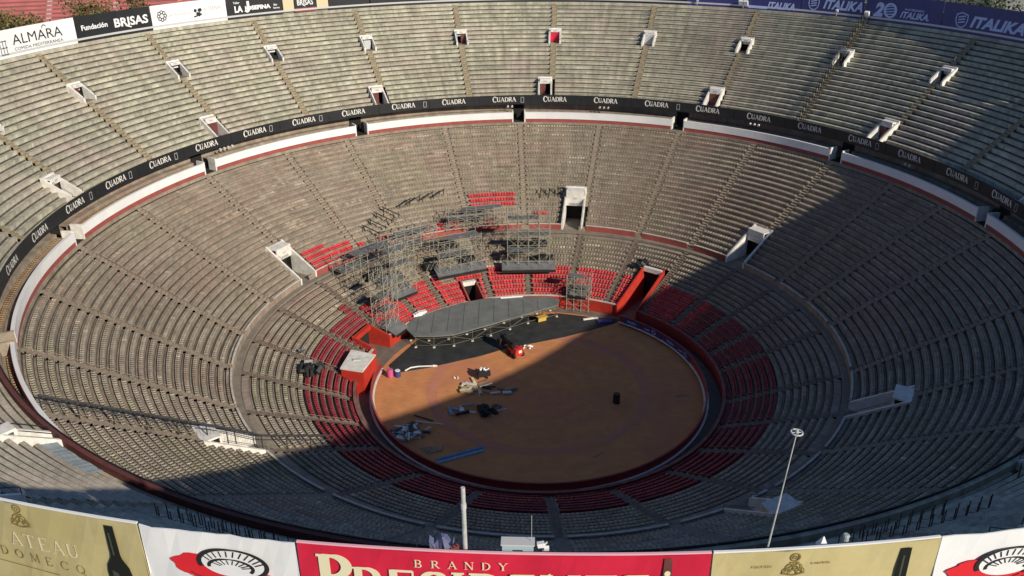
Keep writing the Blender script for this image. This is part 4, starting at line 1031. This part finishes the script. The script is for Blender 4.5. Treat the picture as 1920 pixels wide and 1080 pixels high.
mb = MB(); mb.box(Vector(P(29.3, -92.6, 4.9)), (.5, .1, 0), (-.1, .6, 0), (0, 0, .04)); mb.box(Vector(P(29.3, -92.6, 4.5)), (.3, 0, 0), (0, .3, 0), (0, 0, .35)); tag(mb.build('crate', 'lightgrey'), 'light grey crate beside the black sheeting at the left', 'crate')

# ------------------------------------------------------------------ machine and clutter on the sand
c = Vector((-2.9, 8.5, 0)); o = Vector((-.55, .83, 0)); t = Vector((.83, .55, 0)); MR = thing('telehandler', 'red loading machine with raised dark mast at the edge of the black floor covering', 'loader', c)
mb = MB(); mb.box(c+up*.75, t*.65, o*1.0, up*.4); mb.box(c-o*.75+up*1.25, t*.6, o*.3, up*.2); mb.build('body', 'machred', MR)
mb = MB()
for i in (-1, 1):
    for j in (-1, 1): mb.tube(c+t*.5*i+o*(.1+.45*j)+up*1.1, c+t*.5*i+o*(.1+.4*j)+up*2.1, .05, 5)
mb.box(c+o*.1+up*2.13, t*.55, o*.55, up*.05); mb.build('cab_frame', 'ink', MR)
mb = MB()
for i in (-1, 1): mb.tube(c+o*1.1+t*.35*i+up*.2, c+o*1.15+t*.35*i+up*3.0, .07, 5)
for z in (.5, 1.6, 2.9): mb.box(c+o*1.15+up*z, t*.4, o*.05, up*.06)
mb.build('mast', 'darkgal', MR)
mb = MB()
for i in (-1, 1): mb.box(c+o*1.9+t*.3*i+up*.3, t*.08, o*.75, up*.04)
mb.build('forks', 'darkgal', MR)
mb = MB(); mb.box(c+o*1.5+up*1.75-t*.25, t*.28, o*1.5+up*.35, up*.26-o*.05); mb.box(c+o*2.7+up*1.2-t*.3, t*.75, o*.35, up*.55); mb.build('boom', 'ink', MR)
for i in (-1, 1):
    for j in (-1, 1): mb = MB(); q = c+t*.72*i+o*.7*j+up*.38; mb.tube(q-t*.13, q+t*.13, .38, 12, 0, .38, True); mb.build('wheel', 'tyre', MR)
mb = MB(); mb.box(c-o*1.06+t*.1+up*1.0, t*.25, o*.03, up*.2); mb.build('rear_panel', 'whiteclean', MR)
def slab(name, lab, cat, x, y, L, wd, th, ang, mt, z=0.0, group=None, tilt=0.0):
    a = R(ang); d = Vector((math.cos(a), math.sin(a), tilt)).normalized(); n = Vector((-math.sin(a), math.cos(a), 0)); mb = MB()
    mb.box(Vector((x, y, z+th/2+abs(tilt)*L/2)), d*L/2, n*wd/2, d.cross(n)*th/2)
    mb.box(Vector((x, y, z+th+.012+abs(tilt)*L/2)), d*L*.46, n*wd*.3, d.cross(n)*.012)
    return tag(mb.build(name, mt), lab, cat, group)
def drum(lab, x, y, r, h, mt, name='drum', lid=None):
    T_ = thing(name, lab, 'drum', (x, y, 0)); c = Vector((x, y, .03)); mb = MB(); mb.tube(c, c+up*h, r, 14, 0, r, True)
    for z in (.33, .66): mb.tube(c+up*(h*z-.03), c+up*(h*z+.03), r*1.05, 14, 0, r*1.05, True)
    mb.build('barrel', mt, T_); mb = MB(); mb.tube(c+up*h, c+up*(h+.05), r*.9, 14, 0, r*.85, True); mb.build('lid', lid or mt, T_)
M['pinkdrum'] = mat('pink_plastic', (0.55, 0.10, 0.24), 0.5); M['bluedrum'] = mat('blue_plastic', (0.05, 0.06, 0.20), 0.5)
drum('pink drum at the left corner of the black floor covering', -19.7, 3.0, .42, 1.1, 'pinkdrum'); drum('dark blue drum with white lid beside the pink drum', -18.7, 3.1, .4, .9, 'bluedrum', lid='whiteclean')
drum('black drum standing alone on the right half of the sand', 9.8, -3.7, .45, 1.25, 'ink')
mb = MB(); mb.path([(-17.9, 4.4, .1), (-17.2, 5.2, .1), (-16.2, 5.5, .1), (-13.8, 5.6, .12)], .1, 6); mb.tube((-14.2, 5.6, .12), (-13.6, 5.6, .12), .17, 6, 0, .1, True); tag(mb.build('white_pipe', 'whiteclean'), 'bent white pipe lying on the black floor covering', 'pipe')
heap('cloth_heap', 'white cloth lying on the black floor covering behind the red machine', 'cloth', (-1.2, 10.7, .03), .6, 'whiteclean', 5, 8, .15)
heap('cloth_heap', 'small white scrap on the sand right of the pink drum', 'cloth', (-10.9, 2.7, 0), .35, 'whiteclean', 4, 9, .3)
CT = thing('cart', 'dark cart loaded with white sacks on the sunlit sand', 'cart', (-7.2, 2.6, 0)); mb = MB(); mb.box((-7.2, 2.6, .75), (.8, .25, 0), (-.15, .5, 0), (0, 0, .32)); mb.build('tray', 'ink', CT)
mb = MB(); [mb.tube((-7.2+x, 2.6+y, .25), (-7.2+x+.1, 2.6+y, .25), .25, 10, 0, .25, True) for x, y in ((-.7, -.4), (.5, -.2), (-.6, .4), (.5, .5))]; mb.build('wheel', 'tyre', CT)
heap('sack_pile', 'white sacks lying in the dark cart', 'sacks', (-7.1, 2.7, 1.1), .5, 'whiteclean', 6, 11, .4)
def pile(where, x0, y0, n, mts, spread, lens, seed, what):
    rr = random.Random(seed)
    for k in range(n):
        m = rr.choice(mts); L = rr.uniform(*lens)
        nm, word = {'wood': ('plank', 'wooden plank'), 'cream': ('plank', 'pale yellow plank'), 'ink': ('panel', 'black panel'), 'steel': ('metal_bar', 'pale metal bar'), 'greymesh': ('panel', 'dark grey panel'), 'skyblue': ('panel', 'blue panel'), 'whiteclean': ('panel', 'white panel'), 'tarp': ('panel', 'pale blue panel'), 'lightgrey': ('panel', 'light grey panel')}[m]
        x = x0+rr.gauss(0, spread*.5); y = y0+rr.gauss(0, spread*.4)
        slab(nm, '%s %s' % (word, where), what, x, y, L, rr.uniform(.12, .5), rr.uniform(.06, .2), rr.uniform(0, 180), m, rr.uniform(0, .2), '%ss %s' % (word, where), rr.uniform(-.06, .06))
pile('in the pile at the left edge of the sand', -15.8, -9.9, 48, ['ink', 'greymesh', 'steel', 'lightgrey', 'whiteclean', 'lightgrey', 'ink', 'greymesh', 'wood'], 2.2, (.6, 1.9), 21, 'scrap')
pile('in the loose pile between the cart and the shadow', -8.4, -.5, 22, ['wood', 'cream', 'steel', 'ink', 'cream', 'greymesh'], 2.2, (.7, 2.0), 22, 'scrap')
pile('in the small group right of the loose pile', -4.4, -1.2, 7, ['wood', 'steel', 'greymesh', 'lightgrey'], 1.6, (.6, 1.5), 23, 'scrap')
pile('in the small blue and white stack in the shadow', -9.7, -5.6, 7, ['tarp', 'whiteclean', 'ink', 'tarp'], .9, (1.0, 2.0), 24, 'scrap')
heap('bag_heap', 'heap of black bags on the shaded sand right of the blue and white stack', 'bags', (-6.6, -5.6, 0), 1.1, 'ink', 13, 25, .5)
slab('metal_bar', 'pale bar lying right of the black bags on the shaded sand', 'bar', -4.9, -5.2, 1.5, .15, .1, 20, 'steel')
heap('tyre_heap', 'dark round coil behind the black bags on the sand', 'coil', (-5.4, -4.6, 0), .5, 'greymesh', 8, 26, .4)
for k in range(5): slab('plank', 'pale plank in the bundle below the left scrap pile', 'plank', -13.0+.1*k, -12.9-.22*k, 2.6-.2*k, .17, .12, 8+4*k, 'wood', 0, 'planks in the bundle below the left scrap pile')
slab('foam_strip', 'long pale blue strip on the shaded sand, the upper of a pair', 'strip', -9.6, -14.1, 5.9, .42, .1, 24, 'skyblue'); slab('foam_strip', 'long pale blue strip on the shaded sand, the lower of a pair', 'strip', -9.4, -14.7, 5.9, .42, .1, 24, 'tarp')
slab('metal_bar', 'long pale bar sticking out of the left scrap pile', 'bar', -13.6, -8.2, 3.4, .16, .12, -12, 'steel', .2)
slab('plank', 'dark reddish plank above the left scrap pile', 'plank', -14.4, -6.9, 2.8, .14, .1, -28, 'brownred', .05)
for k in range(3): slab('stick', 'thin pale stick lying crossed near the right edge of the sand', 'stick', 18.2+.3*k, -2.2+.1*k, 1.6, .07, .06, 25-35*k, 'wood', .0, 'crossed sticks near the right edge of the sand')
slab('stick', 'short pale stick on the sand beside the near fence, right', 'stick', 6.4, -14.6, 1.6, .08, .06, 42, 'wood'); slab('plank', 'pale plank leaning at the near fence left of the white pole', 'plank', -4.6, -19.2, 2.0, .2, .08, -12, 'wood')
mb = MB(); mb.box((8.3, 19.0, .12), (.9, .25, 0), (-.05, .15, 0), (0, 0, .09)); mb.box((9.4, 19.2, .12), (.3, -.05, 0), (.02, .15, 0), (0, 0, .09)); tag(mb.build('curved_step', 'white'), 'curved white step at the foot of the far red wall', 'step')
slab('folded_tarpaulin', 'folded dark blue tarpaulin on the floor beside the right gate', 'tarpaulin', 10.6, 18.1, 2.2, 1.0, .25, 8, 'bluedrum')

# ------------------------------------------------------------------ beyond the rim
FS = thing('stadium_stand', 'red seating stand of the neighbouring stadium beyond the left rim', 'stadium', (-90, 150, 20))
mb = MB(); mg = MB(); ax = Vector((.96, .28, 0)); ay = Vector((-.28, .96, 0)); c0 = Vector((-95, 110, 21))
for i in range(34):
    a = c0+ay*(1.5*i)+up*(.78*i); mb.face([a-ax*70, a+ax*70, a+ax*70+up*.55, a-ax*70+up*.55]); mb.face([a-ax*70+up*.55, a+ax*70+up*.55, a+ax*70+ay*.75+up*.55, a-ax*70+ay*.75+up*.55])
    mg.face([a-ax*70+ay*.75+up*.55, a+ax*70+ay*.75+up*.55, a+ax*70+ay*1.5+up*.55, a-ax*70+ay*1.5+up*.55]); mg.face([a-ax*70+ay*1.5+up*.55, a+ax*70+ay*1.5+up*.55, a+ax*70+ay*1.5+up*.78, a-ax*70+ay*1.5+up*.78])
mb.build('seat_rows', 'fsred', FS); mg.build('row_floor', 'fsdark', FS)
mb = MB()
for k in range(9):
    x = -60+15*k
    for i in range(34): mb.box(c0+ax*x+ay*(1.5*i+.75)+up*(.78*i+.42), ax*.55, ay*.74, up*.36)
mb.build('aisle_stairs', 'fsgrey', FS)
mb = MB(); mb.box(c0+ay*53+up*29, ax*72, ay*1, up*2.2); mb.build('top_board', 'black', FS)
mb = MB()
for k in range(8): mb.box(c0+ay*51.95+ax*(-40+11*k)+up*29, ax*3.2, ay*.03, up*.6)
mb.build('board_lettering', 'whiteclean', FS)
def tree(lab, x, y, h, cr, mt, seed, n=2600):
    rr = np.random.default_rng(seed); T_ = thing('tree', lab, 'tree', (x, y, 20)); c = Vector((x, y, 20)); mb = MB()
    mb.tube(c, c+up*h*.5, .35, 8, 0, .22); tips = []
    for k in range(9):
        a = rr.uniform(0, 6.28); e = c+up*h*rr.uniform(.55, .95)+Vector((math.cos(a), math.sin(a), 0))*cr*rr.uniform(.2, .8); mb.tube(c+up*h*rr.uniform(.35, .5), e, .14, 5, 0, .04); tips.append(e)
    mb.build('trunk', 'bark', T_)
    cs = [np.array(tips[k % 9])+rr.normal(0, cr*.18, 3) for k in range(16)]
    V = []; Fc = []; tn = []
    for k in range(n):
        q = cs[k % 16]+rr.normal(0, 1, 3)*cr*np.array([.24, .24, .17]); a = rr.normal(0, 1, 3); a /= np.linalg.norm(a); b = np.cross(a, rr.normal(0, 1, 3)); b /= np.linalg.norm(b); s = rr.uniform(.16, .42); tt = rr.uniform(.55, 1.5); j = len(V)
        V += [tuple(q-a*s), tuple(q+b*s*.6), tuple(q+a*s), tuple(q-b*s*.6)]; Fc.append((j, j+1, j+2, j+3)); tn += [(tt, tt, tt, 1)]*4
    me = bpy.data.meshes.new('crown'); me.from_pydata(V, [], Fc); at = me.color_attributes.new('tint', 'FLOAT_COLOR', 'POINT'); at.data.foreach_set('color', np.array(tn).reshape(-1)); me.materials.append(M[mt])
    o = bpy.data.objects.new('crown', me); COL.objects.link(o); o.parent = T_; o.matrix_parent_inverse = Matrix.Translation(-c)
TREES = []
for k, (lab, x, y, h, cr, mt) in enumerate([
        ('round brownish tree beyond the rim above the ALMARA banner, far left', -90, 62, 20.0, 5.0, 'leaf'), ('wide yellowish tree beyond the rim above the BRISAS banner', -80, 66, 20.4, 6.0, 'leaf'),
        ('broad tree beyond the rim just right of the wide yellowish tree', -75.5, 68.5, 20.9, 5.5, 'leaf'),
        ('dark tree beyond the right rim above the 20 emblem banner', 75.5, 66, 19.4, 6.0, 'dleaf'), ('dark tree beyond the right rim, second from the left', 80.5, 63.5, 19.0, 5.5, 'dleaf'), ('dark tree beyond the right rim, third from the left', 86, 72, 18.6, 6.5, 'dleaf'),
        ('dark tree beyond the right rim, in the top right corner', 92, 62, 18.2, 6.0, 'dleaf')]):
    tree(lab, x, y, h, cr, mt, 40+k)
def car(lab, x, y, z, ang, mt):
    a = R(ang); d = Vector((math.cos(a), math.sin(a), 0)); n = Vector((-math.sin(a), math.cos(a), 0)); c = Vector((x, y, z)); T_ = thing('parked_car', lab, 'car', c)
    mb = MB(); mb.box(c+up*.62, d*2.1, n*.85, up*.32); mb.build('body', mt, T_)
    mb = MB(); k = [c+d*s*e+n*q+up*zz for zz, s in ((.94, 1.25), (1.45, .85)) for e, q in ((-1, -.78), (1, -.78), (1, .78), (-1, .78))]
    for f in ((4, 5, 6, 7), (0, 1, 5, 4), (1, 2, 6, 5), (2, 3, 7, 6), (3, 0, 4, 7)): mb.face([k[i] for i in f])
    mb.build('cabin', 'ink', T_); mb = MB(); mb.box(c+up*1.48-d*.1, d*.8, n*.74, up*.03); mb.build('roof', mt, T_)
    for i in (-1, 1):
        for j in (-1, 1): mb = MB(); q = c+d*1.35*i+n*.8*j+up*.33; mb.tube(q-n*.1, q+n*.1, .33, 10, 0, .33, True); mb.build('wheel', 'tyre', T_)
tag(polyprism([(100, 88), (150, 60), (190, 130), (130, 160)], 20, 31.2).build('parking_deck', 'facade'), 'pale flat roofed parking block beyond the right rim', 'building')
M['orange'] = mat('orange_car_paint', (0.55, 0.14, 0.03), 0.4)
car('orange car parked beyond the right rim in the top right corner', 113, 101, 31.2, 30, 'orange'); car('white car parked beyond the right rim in the top right corner', 109, 98.5, 31.2, 30, 'whiteclean'); car('grey car parked beyond the right rim in the top right corner', 117.5, 103.5, 31.2, 30, 'lightgrey')
bpy.context.view_layer.update()
